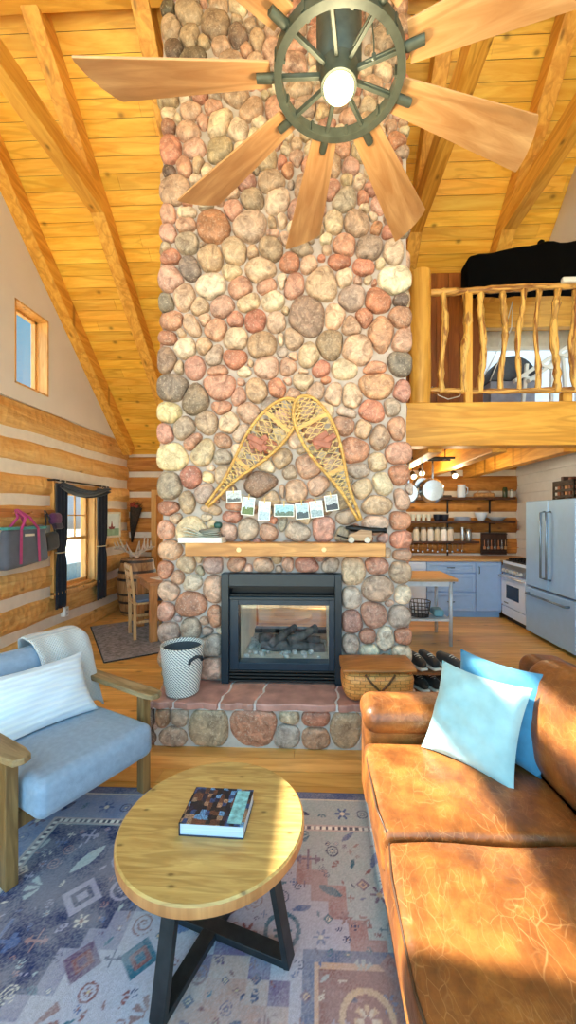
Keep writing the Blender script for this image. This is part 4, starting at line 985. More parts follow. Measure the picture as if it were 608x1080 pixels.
# ------------------------------------------------------------ loft railing of peeled branches
RY = 3.96
WBR = wood('peeled branch', S(236, 190, 104), S(140, 84, 34), 'Z', 1.3, .4, .45, contrast=(.40, .52))
WBX = wood('peeled branch rail', S(226, 176, 96), S(132, 78, 32), 'X', 1.3, .4, .45, contrast=(.42, .54))
rail = thing('loft_railing', 'rustic peeled-branch railing along the loft edge', 'railing', (1.8, RY, 2.68))
def branch(a, b, r, n=14, wob=.012, name='baluster', mat=None, seg=10, knob=.22):
    a, b = Vector(a), Vector(b); pts = []; rs = []
    f1, f2 = random.random() * 6, random.random() * 6
    for q in range(n + 1):
        t = q / n; p = a.lerp(b, t) + Vector((wob * math.sin(t * 7 + f1), wob * .5 * math.sin(t * 5 + f2), wob * .4 * math.sin(t * 8 + f1) if abs((b - a).normalized().x) > .7 else 0))
        pts.append(p); rs.append(r * (1 + knob * random.uniform(-1, 1)))
    return MB().tube(pts, rs, seg).build(name, mat or WBR, rail, smooth=True)
zt, zb_ = at(500, 307, RY).z, at(500, 412, RY).z
branch((1.10, RY, zt - .01), (3.2, RY, zt + .05), .034, 30, .012, 'top_rail', WBX, 12)
branch((1.10, RY, zb_), (3.2, RY, zb_ - .01), .028, 30, .014, 'bottom_rail', WBX, 12)
for px, pb, r in ((468.5, 467, .027), (493, 490, .034), (509, 508, .027), (532, 530, .026), (551, 546, .022), (568, 566, .024), (587, 586, .032), (607, 605, .03), (628, 628, .027)):
    branch(at(pb, 414, RY), at(px, 306, RY), r * 1.12, 16, .016, knob=.28)
MB().bar(at(494, 427, RY) , at(494, 310, RY), .07, .06, (0, 1, 0)).build('support_post', W_beamZ, rail, bevel=.006)
MB().bb(at(601, 500, RY).x - .04, at(601, 500, RY).x + .05, RY + .03, RY + .1, 2.68, zb_ - .01).build('support_block', W_beamZ, rail)
pp0, pp1 = at(432, 500, RY).x, at(454, 500, RY).x
m = MB()
def postfn(u, v):
    a = 2 * PI * u; z = 2.68 + v * (at(440, 289, RY).z - 2.68); r = (pp1 - pp0) / 2 * (1 + .04 * math.sin(v * 9 + a) + .05 * math.sin(a * 2 + v * 4))
    return Vector(((pp0 + pp1) / 2 + r * math.cos(a), RY + r * math.sin(a), z))
m.grid(postfn, 24, 20, closed_u=True); n_ = 24; m.f.append(tuple(19 * 24 + k for k in range(24))); m.f.append(tuple(23 - k for k in range(24)))
m.build('newel_post', W_beamZ, rail, auto=True)
# black bundle on the railing
bl0, bl1 = at(495, 285, RY).x, 2.74
BK = plain('black cloth', S(3, 3, 4), 1.0, noise=.3, spec=.1)
t = thing('draped_bundle', 'large black cloth bundle resting on top of the loft railing', 'bundle', ((bl0 + bl1) / 2, 4.05, zt + .04))
def bfn(p):
    u = (p.x + (bl1 - bl0) / 2) / (bl1 - bl0); top = .315 + .13 * min(1, u / .62)
    z = p.z; return Vector((p.x, p.y + .012 * math.sin(u * 23 + z * 9), z * top / .30 + .004 * math.sin(u * 31)))
h_ = .30
m = MB(); m.rbox(((bl0 + bl1) / 2, 4.08, zt + .195), (bl1 - bl0, .22, h_), .03, 3, 16, fn=lambda p: bfn(p + Vector((0, 0, h_ / 2))) - Vector((0, 0, h_ / 2)))
m.build('cloth_cover', BK, t, smooth=True)
p = at(571, 258, RY + .1); MB().lathe([(0, -.03), (.03, -.02), (.036, 0), (.03, .03), (.012, .045), (0, .047)], p, 16).build('knotted_end', BK, t, smooth=True)
# white cup shaped items by the bundle
p = at(600, 298, RY - .06); o = MB().rbox((p.x + .03, RY - .045, zt + .06), (.17, .05, .05), .012).build('white_box', WHITE, None, smooth=True); tag(o, 'small white box on the railing in front of the black bundle', 'box')
# cord hanging behind the railing
pts = [at(533, 372, 4.3), at(535, 350, 4.3), at(541, 325, 4.3), at(546, 312, 4.28)]
q = [Vector(pts[0]) + (Vector(pts[-1]) - Vector(pts[0])) * (i / 14) + Vector((.05 * math.sin(i / 14 * PI), 0, 0)) for i in range(15)]
o = MB().tube([at(456, 408, 4.1), at(463, 417, 4.1), at(473, 421, 4.1), at(485, 418, 4.1), at(488, 412, 4.1)], .006, 8).build('hanging_rope', WHITE, None, smooth=True); tag(o, 'white cord drooping behind the foot of the railing next to the newel post', 'cord')
o = MB().tube([at(510, 398, 4.4), at(520, 380, 4.4), at(532, 352, 4.38), at(541, 318, 4.35), at(540, 345, 4.35), at(530, 372, 4.4), at(517, 402, 4.42)], .006, 8).build('hanging_rope', WHITE, None, smooth=True); tag(o, 'white cord looped down behind the middle balusters', 'cord')
# things stored in the loft
DKG = plain('dark grey shell', S(70, 74, 84), .6, noise=.2)
t = thing('hooded_trunk', 'dark rounded luggage shell standing in the loft behind the balusters', 'luggage', (at(541, 410, 4.95).x, 5.05, 2.56))
c0 = at(541, 410, 4.95)
m = MB(); hw = at(566, 400, 4.95).x - c0.x; z1 = at(541, 376, 4.95).z; zl = at(541, 402, 4.95).z
m.prism([(math.cos(a) * hw, math.sin(a) * (z1 - zl)) for a in [q * PI / 18 for q in range(19)]], 4.92, 5.2, lambda u, v, w: Vector((c0.x + u, w, zl + v))); m.build('lid', DKG, t, bevel=.01)
MB().bb(c0.x - hw * .95, c0.x + hw * .95, 4.94, 5.18, 2.56, zl).build('body', plain('lilac grey shell', S(150, 150, 168), .6), t, bevel=.01)
t = thing('folding_ladder', 'white folding ladder leaning behind the loft railing', 'ladder', at(580, 425, 4.75))
for dx in (0, .16): MB().bar(at(543 + dx * 90, 402, 4.75), at(604 + dx * 60, 362, 4.9), .05, .04).build('ladder_rail', WHITE, t)
for q in range(3): 
    a = at(552 + q * 18, 397 - q * 12, 4.78); MB().bar(a, a + Vector((.2, 0, -.06)), .03, .03).build('rung', WHITE, t)
for a, b in (((556, 384), (552, 425)), ((583, 380), (582, 425)), ((594, 376), (598, 425))): MB().bar(at(*a, 4.8), at(*b, 4.8), .035, .035, (0, 1, 0)).build('leg', WHITE, t)
c = at(528, 421, 4.6); t = thing('bicycle_wheel', 'dark bicycle wheel lying in the loft behind the bottom rail', 'wheel', (c.x, 4.62, 2.66))
MB().tube([(c.x + .30 * math.cos(a), 4.62 + .30 * math.sin(a), 2.70 + .04 * math.sin(a)) for a in [q * 2 * PI / 40 for q in range(40)]], .018, 8, closed=True).build('tyre', plain('dark tyre', S(40, 52, 66), .6), t, smooth=True)
for q in range(8): a = q * PI / 4; MB().tube([(c.x, 4.62, 2.70), (c.x + .29 * math.cos(a), 4.62 + .29 * math.sin(a), 2.70 + .04 * math.sin(a))], .004, 6).build('spoke', plain('steel spokes', S(170, 176, 182), .3, .8), t)
MB().lathe([(0, -.03), (.035, -.03), (.035, .03), (0, .03)], (c.x, 4.62, 2.70), 14).build('hub', STL, t)
for px, py, colr, lab in ((570, 415, (110, 40, 58), 'small maroon bag in the loft behind the railing'), (583, 412, (50, 120, 130), 'small teal bag beside the maroon bag in the loft')):
    c = at(px, py, 4.62); o = MB().rbox((c.x, 4.66, 2.56 + .12), (.15, .13, .24), .04).build('stuff_bag', fabric('bag cloth %d' % px, S(*colr)), None, smooth=True); tag(o, lab, 'bag')
lw0, lw1 = at(499, 371, 5.28), at(606, 424, 5.28)
w = struct('window_5', 'bluish window behind the leaning ladder in the loft', 'window')
m = MB(); 
for a, b, c_, d_ in ((lw0.x - .05, lw0.x, 2.6, lw0.z), (lw1.x, lw1.x + .05, 2.6, lw0.z), (lw0.x - .05, lw1.x + .05, lw0.z, lw0.z + .05)): m.bb(a, b, 5.25, 5.30, c_, d_)
m.build('window_frame', WHITE, w)
MB().bb(lw0.x, lw1.x, 5.275, 5.287, 2.6, lw0.z).build('pane', plain('glowing pane', S(190, 210, 226), .1, emit=((.72, .87, 1, 1), .75)), w)  # emission stands in for daylight; the wall behind the pane is solid

# ------------------------------------------------------------ snowshoes
RATT = wood('varnished ash and rawhide', S(226, 186, 104), S(184, 134, 60), 'X', 2, 0, .4)
RAW = plain('rawhide lacing', S(222, 190, 120), .5, noise=.15)
PAD = plain('red brown leather binding', S(164, 100, 78), .55, noise=.25, nscale=30)
def snowshoe(tail, head, y, label, rails_open):
    T, H = at(*tail, y), at(*head, y); T.y = H.y = y; L = (H - T).length; d = (H - T).normalized(); n = Vector((d.z, 0, -d.x))
    root = thing('snowshoe', label, 'snowshoe', (T.x, y, T.z), group=None)
    def w(s):
        t = s / L
        if t < .14: return .010 + .012 * t / .14
        if t < .72: q = (t - .14) / .58; return .022 + .108 * (math.sin((q - .5) * PI) * .5 + .5) ** .9
        q = (t - .72) / .28; return .13 * max(0, 1 - q ** 2.3) ** .5
    def P(s, a, off=0): return T + d * s + n * a + Vector((0, -.012 - off, 0))
    N = 46
    def ss(q): return L * (1 - (1 - q) ** 1.6) if q > .5 else None
    sl_ = [L * (1 - math.cos(PI * (.5 * q / N + .0)) ) if False else L * math.sin(PI / 2 * q / N) for q in range(N + 1)]
    pts = [P(s, w(s)) for s in sl_] + [P(s, -w(s)) for s in reversed(sl_[:-1])]
    MB().tube(pts, .012, 8).build('frame', RATT, root, smooth=True)
    for t in (.40, .80): MB().bar(P(L * t, w(L * t)), P(L * t, -w(L * t)), .03, .012, (0, 1, 0)).build('crossbar', RATT, root)
    web = MB()
    def clip(a0, b0):
        """pieces of the segment inside the frame"""
        st = []; n2 = 40
        for q in range(n2 + 1):
            s = a0[0] + (b0[0] - a0[0]) * q / n2; x = a0[1] + (b0[1] - a0[1]) * q / n2
            ins = .04 < s < L - .004 and abs(x) < w(s) - .002
            if ins: st.append((s, x))
            elif len(st) > 1: web.bar(P(*st[0], .002), P(*st[-1], .002), .0045, .003, (0, 1, 0)); st = []
            else: st = []
        if len(st) > 1: web.bar(P(*st[0], .002), P(*st[-1], .002), .0045, .003, (0, 1, 0))
    for lo, hi, sp in ((.14, .40, .036), (.40, .80, .050), (.80, 1.0, .036)):
        lo *= L; hi *= L; q = lo - .3
        while q < hi + .3:
            for sg in (1, -1):
                a0, b0 = (q, -.17 * sg), (q + .2, .17 * sg)
                def cut(a, b):
                    ds = b[0] - a[0]; t0, t1 = max(0, (lo - a[0]) / ds), min(1, (hi - a[0]) / ds)
                    if t1 > t0: clip((a[0] + ds * t0, a[1] + (b[1] - a[1]) * t0), (a[0] + ds * t1, a[1] + (b[1] - a[1]) * t1))
                cut(a0, b0)
            if lo < q < hi: clip((q, -.17), (q, .17))
            q += sp
    web.build('webbing', RAW, root)
    m = MB(); c = P(L * .62, 0, .012)
    for k in range(5):
        a = random.uniform(-.8, .8); m.rbox(c + Vector((random.uniform(-.04, .04), -.004 * k, random.uniform(-.045, .045))), (.13, .02, .045), .008, 2, 2, rotm(0, a, 0))
    m.build('leather_binding', PAD, root, smooth=True)
snowshoe((219, 534), (312, 423), 2.925, 'wooden snowshoe leaning right on the stones, its tail at lower left', 0)
snowshoe((380, 549), (317, 419), 2.895, 'wooden snowshoe leaning left, its tail above the toy cannon', 0)

# ---- photographs pegged to a line
line = [(228, 514), (247, 519), (262, 524), (279, 528), (300, 529), (319, 528), (334, 526), (350, 521), (362, 512)]
LY = 2.918
o = MB().tube([Vector((at(x, y, LY).x, LY, at(x, y, LY).z)) for x, y in line], .0022, 6).build('string_line', plain('twine', S(190, 160, 110), .9), None); tag(o, 'thin twine strung across the stones carrying seven photographs', 'string')
def scene_mat(name, sky, mid, low, z1, z2, seedoff):
    m, nt, b = _new(name); L = nt.links.new; tc = node(nt, 'ShaderNodeTexCoord'); sp = node(nt, 'ShaderNodeSeparateXYZ'); L(tc.outputs['Object'], sp.inputs[0])
    n = node(nt, 'ShaderNodeTexNoise', Scale=30.0, Detail=5.0); mp = node(nt, 'ShaderNodeMapping'); mp.inputs['Location'].default_value = (seedoff, 0, 0); L(tc.outputs['Object'], mp.inputs[0]); L(mp.outputs[0], n.inputs['Vector'])
    ma = node(nt, 'ShaderNodeMath', operation='MULTIPLY_ADD'); L(n.outputs['Fac'], ma.inputs[0]); ma.inputs[1].default_value = .07; L(sp.outputs[2], ma.inputs[2])
    mr = node(nt, 'ShaderNodeMapRange'); L(ma.outputs[0], mr.inputs[0]); mr.inputs[1].default_value = -.11; mr.inputs[2].default_value = .15
    r = ramp(nt, [(0, low), (z1, mid), (z2, sky)], 'CONSTANT'); r.color_ramp.elements[0].position = 0; L(mr.outputs[0], r.inputs['Fac'])
    n2 = node(nt, 'ShaderNodeTexNoise', Scale=80.0, Detail=4.0); L(tc.outputs['Object'], n2.inputs['Vector']); r2 = ramp(nt, [(.3, (.6, .6, .6)), (.7, (1.25, 1.25, 1.25))]); L(n2.outputs['Fac'], r2.inputs['Fac'])
    x = mixc(nt, 'MULTIPLY', 1); L(r.outputs['Color'], x.inputs[6]); L(r2.outputs['Color'], x.inputs[7]); L(x.outputs[2], b.inputs['Base Color']); b.inputs['Roughness'].default_value = .3; return m
CARD = plain('photo paper', S(236, 236, 230), .4, noise=.02)
CLIP = plain('wooden clothespin', S(216, 180, 118), .6)
specs = [(247, 524, 34, 27, -4, 'grey photo print of a misty hillside, first on the string from the left', S(190, 196, 196), S(88, 92, 90), S(140, 140, 134)),
         (262, 534, 30, 41, 6, 'upright photo print of a path through green fields on the string', S(190, 210, 220), S(96, 120, 60), S(150, 150, 96)),
         (279, 539, 28, 45, 3, 'upright pale blue photo print on the string', S(206, 220, 230), S(176, 200, 216), S(150, 180, 204)),
         (300, 538.5, 46, 28, 0, 'wide photo print of a lake shore in the middle of the string', S(150, 196, 210), S(90, 116, 100), S(130, 160, 166)),
         (319, 539, 31, 37, -5, 'photo print of dark mountains hanging on the string', S(170, 200, 210), S(54, 74, 84), S(110, 140, 140)),
         (334, 537, 30, 38, -7, 'photo print of a pale snowy landscape hanging on the string', S(204, 220, 226), S(150, 172, 180), S(190, 206, 212)),
         (350, 530.5, 31, 36, -8, 'photo print of a dark vehicle, last on the string to the right', S(176, 182, 188), S(40, 48, 60), S(130, 140, 150))]
for i, (px, py, w, h, ang, lab, sk, md_, lo_) in enumerate(specs):
    p = at(px, py, LY); p.y = LY - .006; kk = LY / F / 2.171; w *= kk; h *= kk; R = rotm(0, math.radians(ang), 0)
    t = thing('photo_print', lab, 'photograph', p, R=R, group='photographs on the string')
    MB().box((0, 0, 0), (w, .002, h)).build('card', CARD, t, local=True)
    mt = scene_mat('printed view %d' % i, sk, md_, lo_, .3, .52, i * 3.7)
    MB().box((0, -.0014, 0), (w - .012, .001, h - .012)).build('picture', mt, t, local=True)
    kinds_ = ['misty hillside', 'green fields', 'pale blue', 'lake shore', 'dark mountains', 'snowy landscape', 'dark vehicle'][i]
    q = R @ Vector((0, 0, h / 2)); t = thing('clothespin', 'wooden clothespin holding the %s photo print' % kinds_, 'clothespin', p + q, R=R, group='clothespins on the string')
    for s in (-1, 1): MB().box((s * .0, .0045 * s, .004), (.008, .003, .045), rotm(s * -.04, 0, 0)).build('prong', CLIP, t, local=True)

# ---- things on the mantel
MZ = mz1
a = at(190, 571, 2.88); b = at(235, 571, 2.88)
t = thing('white_book', 'large white book lying flat on the left of the mantel', 'book', ((a.x + b.x) / 2, 2.9, MZ))
PAPW = plain('white book cover', S(238, 236, 230), .5, noise=.03)
MB().bb(a.x, b.x, 2.84, 2.985, MZ, MZ + .034).build('pages', plain('page block', S(226, 222, 214), .8, stretch=(1, 1, 60)), t)
MB().bb(a.x - .004, b.x + .004, 2.835, 2.988, MZ + .034, MZ + .038).build('cover', PAPW, t)
MB().bb(a.x - .004, b.x + .004, 2.835, 2.988, MZ, MZ + .003).build('cover', PAPW, t)
t = thing('open_magazine', 'open pale magazine with curling pages on top of the white book', 'magazine', ((a.x + b.x) / 2 - .03, 2.9, MZ + .039))
for k in range(3):
    m = MB(); m.grid(lambda u, v, k=k: Vector(((a.x + .03) + u * (b.x - a.x - .06), 2.86 + .1 * v, MZ + .043 + .010 * k + .035 * (k + 1) * .5 * abs(math.sin((u - .5) * 2.4)) * (1 if u < .5 else .35))), 16, 3)
    o = m.build('page', plain('magazine page', S(214, 216, 204), .6, noise=.25, nscale=30), t, smooth=True); o.modifiers.new('Solidify', 'SOLIDIFY').thickness = .002
dp = at(229, 552, 2.9)
t = thing('duck_figure', 'small dark green and grey duck figure on the mantel by the magazine', 'figurine', (dp.x - .04, 2.9, MZ + .04))
m = MB(); m.tube([(dp.x - .14, 2.92, MZ + .085), (dp.x - .11, 2.92, MZ + .075), (dp.x - .05, 2.92, MZ + .075), (dp.x - .01, 2.92, MZ + .085), (dp.x + .015, 2.92, MZ + .10)], [.006, .022, .032, .026, .012], 14); m.build('body', plain('grey brown duck', S(120, 116, 104), .5, noise=.3), t, smooth=True)
m = MB(); m.rbox((dp.x + .004, 2.92, MZ + .128), (.062, .046, .05), .022); m.build('head', plain('dark green head', S(26, 72, 66), .4), t, smooth=True)
MB().rbox((dp.x - .036, 2.92, MZ + .12), (.034, .022, .012), .005).build('bill', plain('dull bill', S(150, 140, 90), .5), t, smooth=True)
# toy cannon
ca_, cb_ = at(356, 560, 2.89), at(408, 560, 2.89)
t = thing('toy_cannon', 'small model cannon on a wooden carriage on the right of the mantel', 'model cannon', ((ca_.x + cb_.x) / 2, 2.9, MZ))
GUN = plain('gunmetal', S(34, 34, 36), .35, .7); CAR = wood('carriage wood', S(196, 160, 122), S(140, 104, 74), 'X', 2, 0)
zz = at(380, 559, 2.89).z
MB().tube([(ca_.x + .06, 2.9, zz + .016), (ca_.x + .085, 2.9, zz + .016), (ca_.x + .10, 2.9, zz + .014), (ca_.x + .22, 2.9, zz), (cb_.x - .02, 2.9, zz - .003), (cb_.x - .018, 2.9, zz - .003), (cb_.x, 2.9, zz - .003)], [.010, .014, .024, .021, .016, .021, .021], 18).build('barrel', GUN, t, auto=True)
for s in (-1, 1):
    m = MB(); m.prism([(ca_.x + .07, MZ + .016), (ca_.x + .25, MZ + .016), (ca_.x + .25, zz - .005), (ca_.x + .17, zz + .004), (ca_.x + .13, zz - .018), (ca_.x + .09, zz - .03)], 2.9 + s * .03 - .005, 2.9 + s * .03 + .005, lambda u, v, w: Vector((u, w, v))); m.build('carriage_cheek', CAR, t)
    for x in (ca_.x + .10, ca_.x + .215): MB().lathe([(0, -.006), (.022, -.006), (.022, .006), (0, .006)], (x, 2.9 + s * .043, MZ + .022), 18, rotm(PI / 2)).build('wheel', WHITE if False else plain('pale wheel', S(190, 184, 172), .5), t, auto=True)
MB().bb(ca_.x + .08, ca_.x + .24, 2.875, 2.925, MZ + .018, MZ + .03).build('axle_bed', CAR, t)
MB().tube([(ca_.x, 2.9, MZ + .055), (ca_.x + .05, 2.9, MZ + .04), (ca_.x + .1, 2.9, MZ + .03)], .006, 8).build('trail_rope', GUN, t, smooth=True)

# ------------------------------------------------------------ baskets on the hearth
t = thing('woven_basket', 'tall white and navy woven basket on the left of the hearth', 'basket', (-.955, 2.772, .319))
def weave_mat():
    m, nt, b = _new('white navy weave'); L = nt.links.new; tc = node(nt, 'ShaderNodeTexCoord'); sp = node(nt, 'ShaderNodeSeparateXYZ'); L(tc.outputs['Object'], sp.inputs[0])
    at2 = node(nt, 'ShaderNodeMath', operation='ARCTAN2'); L(sp.outputs[1], at2.inputs[0]); L(sp.outputs[0], at2.inputs[1])
    a = node(nt, 'ShaderNodeMath', operation='MULTIPLY_ADD'); L(at2.outputs[0], a.inputs[0]); a.inputs[1].default_value = 40; 
    z = node(nt, 'ShaderNodeMath', operation='MULTIPLY'); L(sp.outputs[2], z.inputs[0]); z.inputs[1].default_value = 300; L(z.outputs[0], a.inputs[2])
    s1 = node(nt, 'ShaderNodeMath', operation='SINE'); L(a.outputs[0], s1.inputs[0])
    z2 = node(nt, 'ShaderNodeMath', operation='SINE'); zz_ = node(nt, 'ShaderNodeMath', operation='MULTIPLY'); L(sp.outputs[2], zz_.inputs[0]); zz_.inputs[1].default_value = 520; L(zz_.outputs[0], z2.inputs[0])
    ad = node(nt, 'ShaderNodeMath', operation='MULTIPLY_ADD'); L(z2.outputs[0], ad.inputs[0]); ad.inputs[1].default_value = .5; L(s1.outputs[0], ad.inputs[2])
    r = ramp(nt, [(.55, S(226, 226, 220)), (.75, S(66, 78, 98))]); mr = node(nt, 'ShaderNodeMapRange'); L(ad.outputs[0], mr.inputs[0]); mr.inputs[1].default_value = -1.5; mr.inputs[2].default_value = 1.5; L(mr.outputs[0], r.inputs['Fac'])
    L(r.outputs['Color'], b.inputs['Base Color']); b.inputs['Roughness'].default_value = .8; bumpit(nt, b, s1.outputs[0], .4, .004); return m
m = MB(); m.lathe([(.0, 0), (.10, 0), (.115, .01), (.135, .15), (.148, .30), (.152, .345), (.140, .345), (.135, .30), (.12, .15), (.10, .02), (0, .02)], (0, 0, 0), 48); m.build('body', weave_mat(), t, auto=True, local=True)
MB().lathe([(.0, .16), (.128, .16), (.133, .30), (.1335, .322), (.124, .31), (.116, .2), (0, .19)], (0, 0, 0), 40).build('lining', plain('charcoal lining', S(62, 66, 74), .9), t, auto=True, local=True)
m = MB(); pts = [Vector((.1555 * math.cos(a), .1555 * math.sin(a), z)) for a, z in ((-.95, .245), (-.9, .27), (-.6, .285), (-.3, .27), (-.25, .245))]
m.tube(pts, .011, 8); m.build('handle', plain('dark strap', S(40, 44, 52), .7), t, smooth=True, local=True)
m = MB(); pts = [Vector((.1555 * math.cos(a), .1555 * math.sin(a), z)) for a, z in ((2.2, .245), (2.25, .27), (2.55, .285), (2.85, .27), (2.9, .245))]
m.tube(pts, .011, 8); m.build('handle', MATS['dark strap'], t, smooth=True, local=True)
# picnic basket
def splint(name, c1, c2, sx, sz):
    m, nt, b = _new(name); L = nt.links.new; v = coords(nt, (sx, sx, sz))
    ch = node(nt, 'ShaderNodeTexBrick', Scale=1.0); ch.inputs['Mortar Size'].default_value = .03; ch.inputs['Color1'].default_value = c1; ch.inputs['Color2'].default_value = c2; ch.inputs['Mortar'].default_value = S(156, 92, 40); ch.inputs['Brick Width'].default_value = 1.0; ch.inputs['Row Height'].default_value = .5
    mp = node(nt, 'ShaderNodeMapping'); mp.inputs['Rotation'].default_value = (PI / 2, 0, 0); L(v, mp.inputs[0]); L(mp.outputs[0], ch.inputs['Vector'])
    n = node(nt, 'ShaderNodeTexNoise', Scale=6.0); L(v, n.inputs['Vector']); r = ramp(nt, [(.3, (.8, .8, .8)), (.7, (1.1, 1.1, 1.1))]); L(n.outputs['Fac'], r.inputs['Fac'])
    x = mixc(nt, 'MULTIPLY', 1); L(ch.outputs['Color'], x.inputs[6]); L(r.outputs['Color'], x.inputs[7]); L(x.outputs[2], b.inputs['Base Color']); b.inputs['Roughness'].default_value = .5; bumpit(nt, b, ch.outputs['Fac'], .6, .006); return m
t = thing('picnic_basket', 'honey-coloured woven picnic basket with a flat lid at the right end of hearth', 'basket', (.42, 2.775, .319), math.radians(2))
SPL = splint('golden splint weave', S(238, 166, 92), S(220, 138, 66), 15, 22)
def tap(p): 
    f = .90 + .10 * (p.z + .1) / .2; return Vector((p.x * f, p.y * f, p.z))
MB().rbox((0, 0, .102), (.48, .27, .20), .06, 4, 4, fn=tap, crown=(.02, .02, 0)).build('body', SPL, t, smooth=True, local=True)
MB().rbox((0, 0, .222), (.495, .285, .026), .012, 3, 4, crown=(.01, .01, .024)).build('lid', wood('lid splints', S(190, 124, 62), S(150, 90, 40), 'X', 2.2, 0, .5), t, smooth=True, local=True)
for s in (-1, 1):
    MB().tube([(s * .10, -.142, .20), (s * .06, -.155, .15), (s * .01, -.158, .10), (-s * .03, -.155, .055)], .007, 8).build('handle', wood('bent handle', S(120, 74, 36), S(84, 50, 24), 'X', 2, 0), t, smooth=True, local=True)
# ------------------------------------------------------------ dining corner
RUGG = plain('grey shag rug', S(134, 132, 140), 1.0, noise=.45, nscale=26, bump=1.0, bscale=120)
P0 = Vector((-2.22, 4.06, 0)); e1 = Vector((.82, .57, 0)).normalized(); e2 = Vector((-.57, .82, 0)).normalized()
ANG = math.atan2(e1.y, e1.x)
rc = P0 + e1 * .9 + e2 * .9
t = thing('dining_rug', 'dark grey flecked rug under the dining table', 'rug', (rc.x, rc.y, 0), ANG)
m = MB(); m.rbox((.0, 0, .008), (1.8, 1.62, .016), .007, 2, 30, fn=lambda p: p + Vector((0, 0, .0015 * random.uniform(-1, 1) if p.z > 0 else 0))); m.build('pile', RUGG, t, local=True, smooth=True)
m = MB(); m.bb(-.91, -.9, -.81, .81, .001, .014); m.bb(-.9, .9, -.82, -.81, .001, .014); m.build('binding', plain('black rug edge', S(40, 40, 46), .95), t, local=True)
OAK = wood('dining oak', S(228, 180, 132), S(194, 138, 92), 'X', 1.2, .2, .42); OAKZ = wood('dining oak legs', S(216, 160, 104), S(178, 118, 66), 'Z', 1.2, .3, .45)
TCn = Vector((-2.05, 4.76, 0)); tw, tl_ = 1.5, .93
tc_ = TCn + e1 * tw / 2 + e2 * tl_ / 2
t = thing('dining_table', 'chunky square-legged wooden dining table half hidden by the chimney', 'dining table', (tc_.x, tc_.y, 0.0185), ANG)
MB().bb(-tw / 2, tw / 2, -tl_ / 2, tl_ / 2, .70, .735).build('tabletop', OAK, t, bevel=.004, local=True)
for sx in (-1, 1):
    for sy in (-1, 1): MB().box((sx * (tw / 2 - .055), sy * (tl_ / 2 - .055), .35), (.09, .09, .70)).build('leg', OAKZ, t, bevel=.004, local=True)
m = MB()
for s in (-1, 1): m.bb(-tw / 2 + .1, tw / 2 - .1, s * (tl_ / 2 - .05) - .012, s * (tl_ / 2 - .05) + .012, .61, .70); m.bb(s * (tw / 2 - .05) - .012, s * (tw / 2 - .05) + .012, -tl_ / 2 + .1, tl_ / 2 - .1, .61, .70)
m.build('apron', OAK, t, local=True)
WCH = wood('light chair wood', S(226, 190, 140), S(190, 144, 92), 'Z', 1.4, .1, .45)
CUS = fabric('slate seat pad', S(96, 112, 140), .9, .15)
def dining_chair(loc, ang, label):
    """faces +x in its own space"""
    t = thing('dining_chair', label, 'chair', loc, ang, 'chairs at the dining table')
    for s in (-1, 1):
        MB().bar((.19, s * .18, 0), (.19, s * .18, .44), .036, .036, (1, 0, 0)).build('leg', WCH, t, local=True, bevel=.003)
        MB().bar((-.2, s * .18, 0), (-.2, s * .18, .45), .036, .036, (1, 0, 0)).build('leg', WCH, t, local=True, bevel=.003)
        MB().bar((-.2, s * .18, .44), (-.255, s * .18, .93), .036, .03, (1, 0, 0)).build('back_post', WCH, t, local=True, bevel=.003)
    MB().rbox((0, 0, .45), (.44, .42, .025), .01, 2, 2).build('seat', WCH, t, local=True, smooth=True)
    MB().rbox((.01, 0, .478), (.38, .37, .035), .016, 2, 3, crown=(0, 0, .01)).build('seat_pad', CUS, t, local=True, smooth=True)
    for z in (.60, .71, .82): MB().bb(-.238 - (z - .6) * .11, -.222 - (z - .6) * .11, -.17, .17, z - .025, z + .028).build('back_slat', WCH, t, local=True, bevel=.003)
    MB().bb(-.27, -.242, -.2, .2, .885, .94).build('top_rail', WCH, t, local=True, bevel=.006)
    for s in (-1, 1): MB().bb(-.19, .18, s * .18 - .01, s * .18 + .01, .20, .23).build('stretcher', WCH, t, local=True)
ch = Vector((-2.37, 4.99, .0185)); 
dining_chair((ch + e1 * .20 + e2 * .03), ANG, 'ladder-back wooden chair pushed in at the end of the dining table beside the barrel')
c2_ = TCn + e1 * .54 + e2 * .06; dining_chair((c2_.x, c2_.y, .0185), ANG + PI / 2, 'wooden dining chair with slate pad behind the table leg, half hidden by chimney')
c3_ = TCn + e1 * .75 + e2 * (tl_ - .05); dining_chair((c3_.x, c3_.y, .0185), ANG - PI / 2, 'wooden dining chair at the far side of the dining table')
# plates on table
p = TCn + e1 * .28 + e2 * .34
o = MB().rbox((p.x, p.y, .758), (.34, .24, .012), .004, 2, 2, rotm(0, 0, ANG + .3)).build('paper_stack', PAPW, None); tag(o, 'few pale papers lying on the dining table', 'papers')
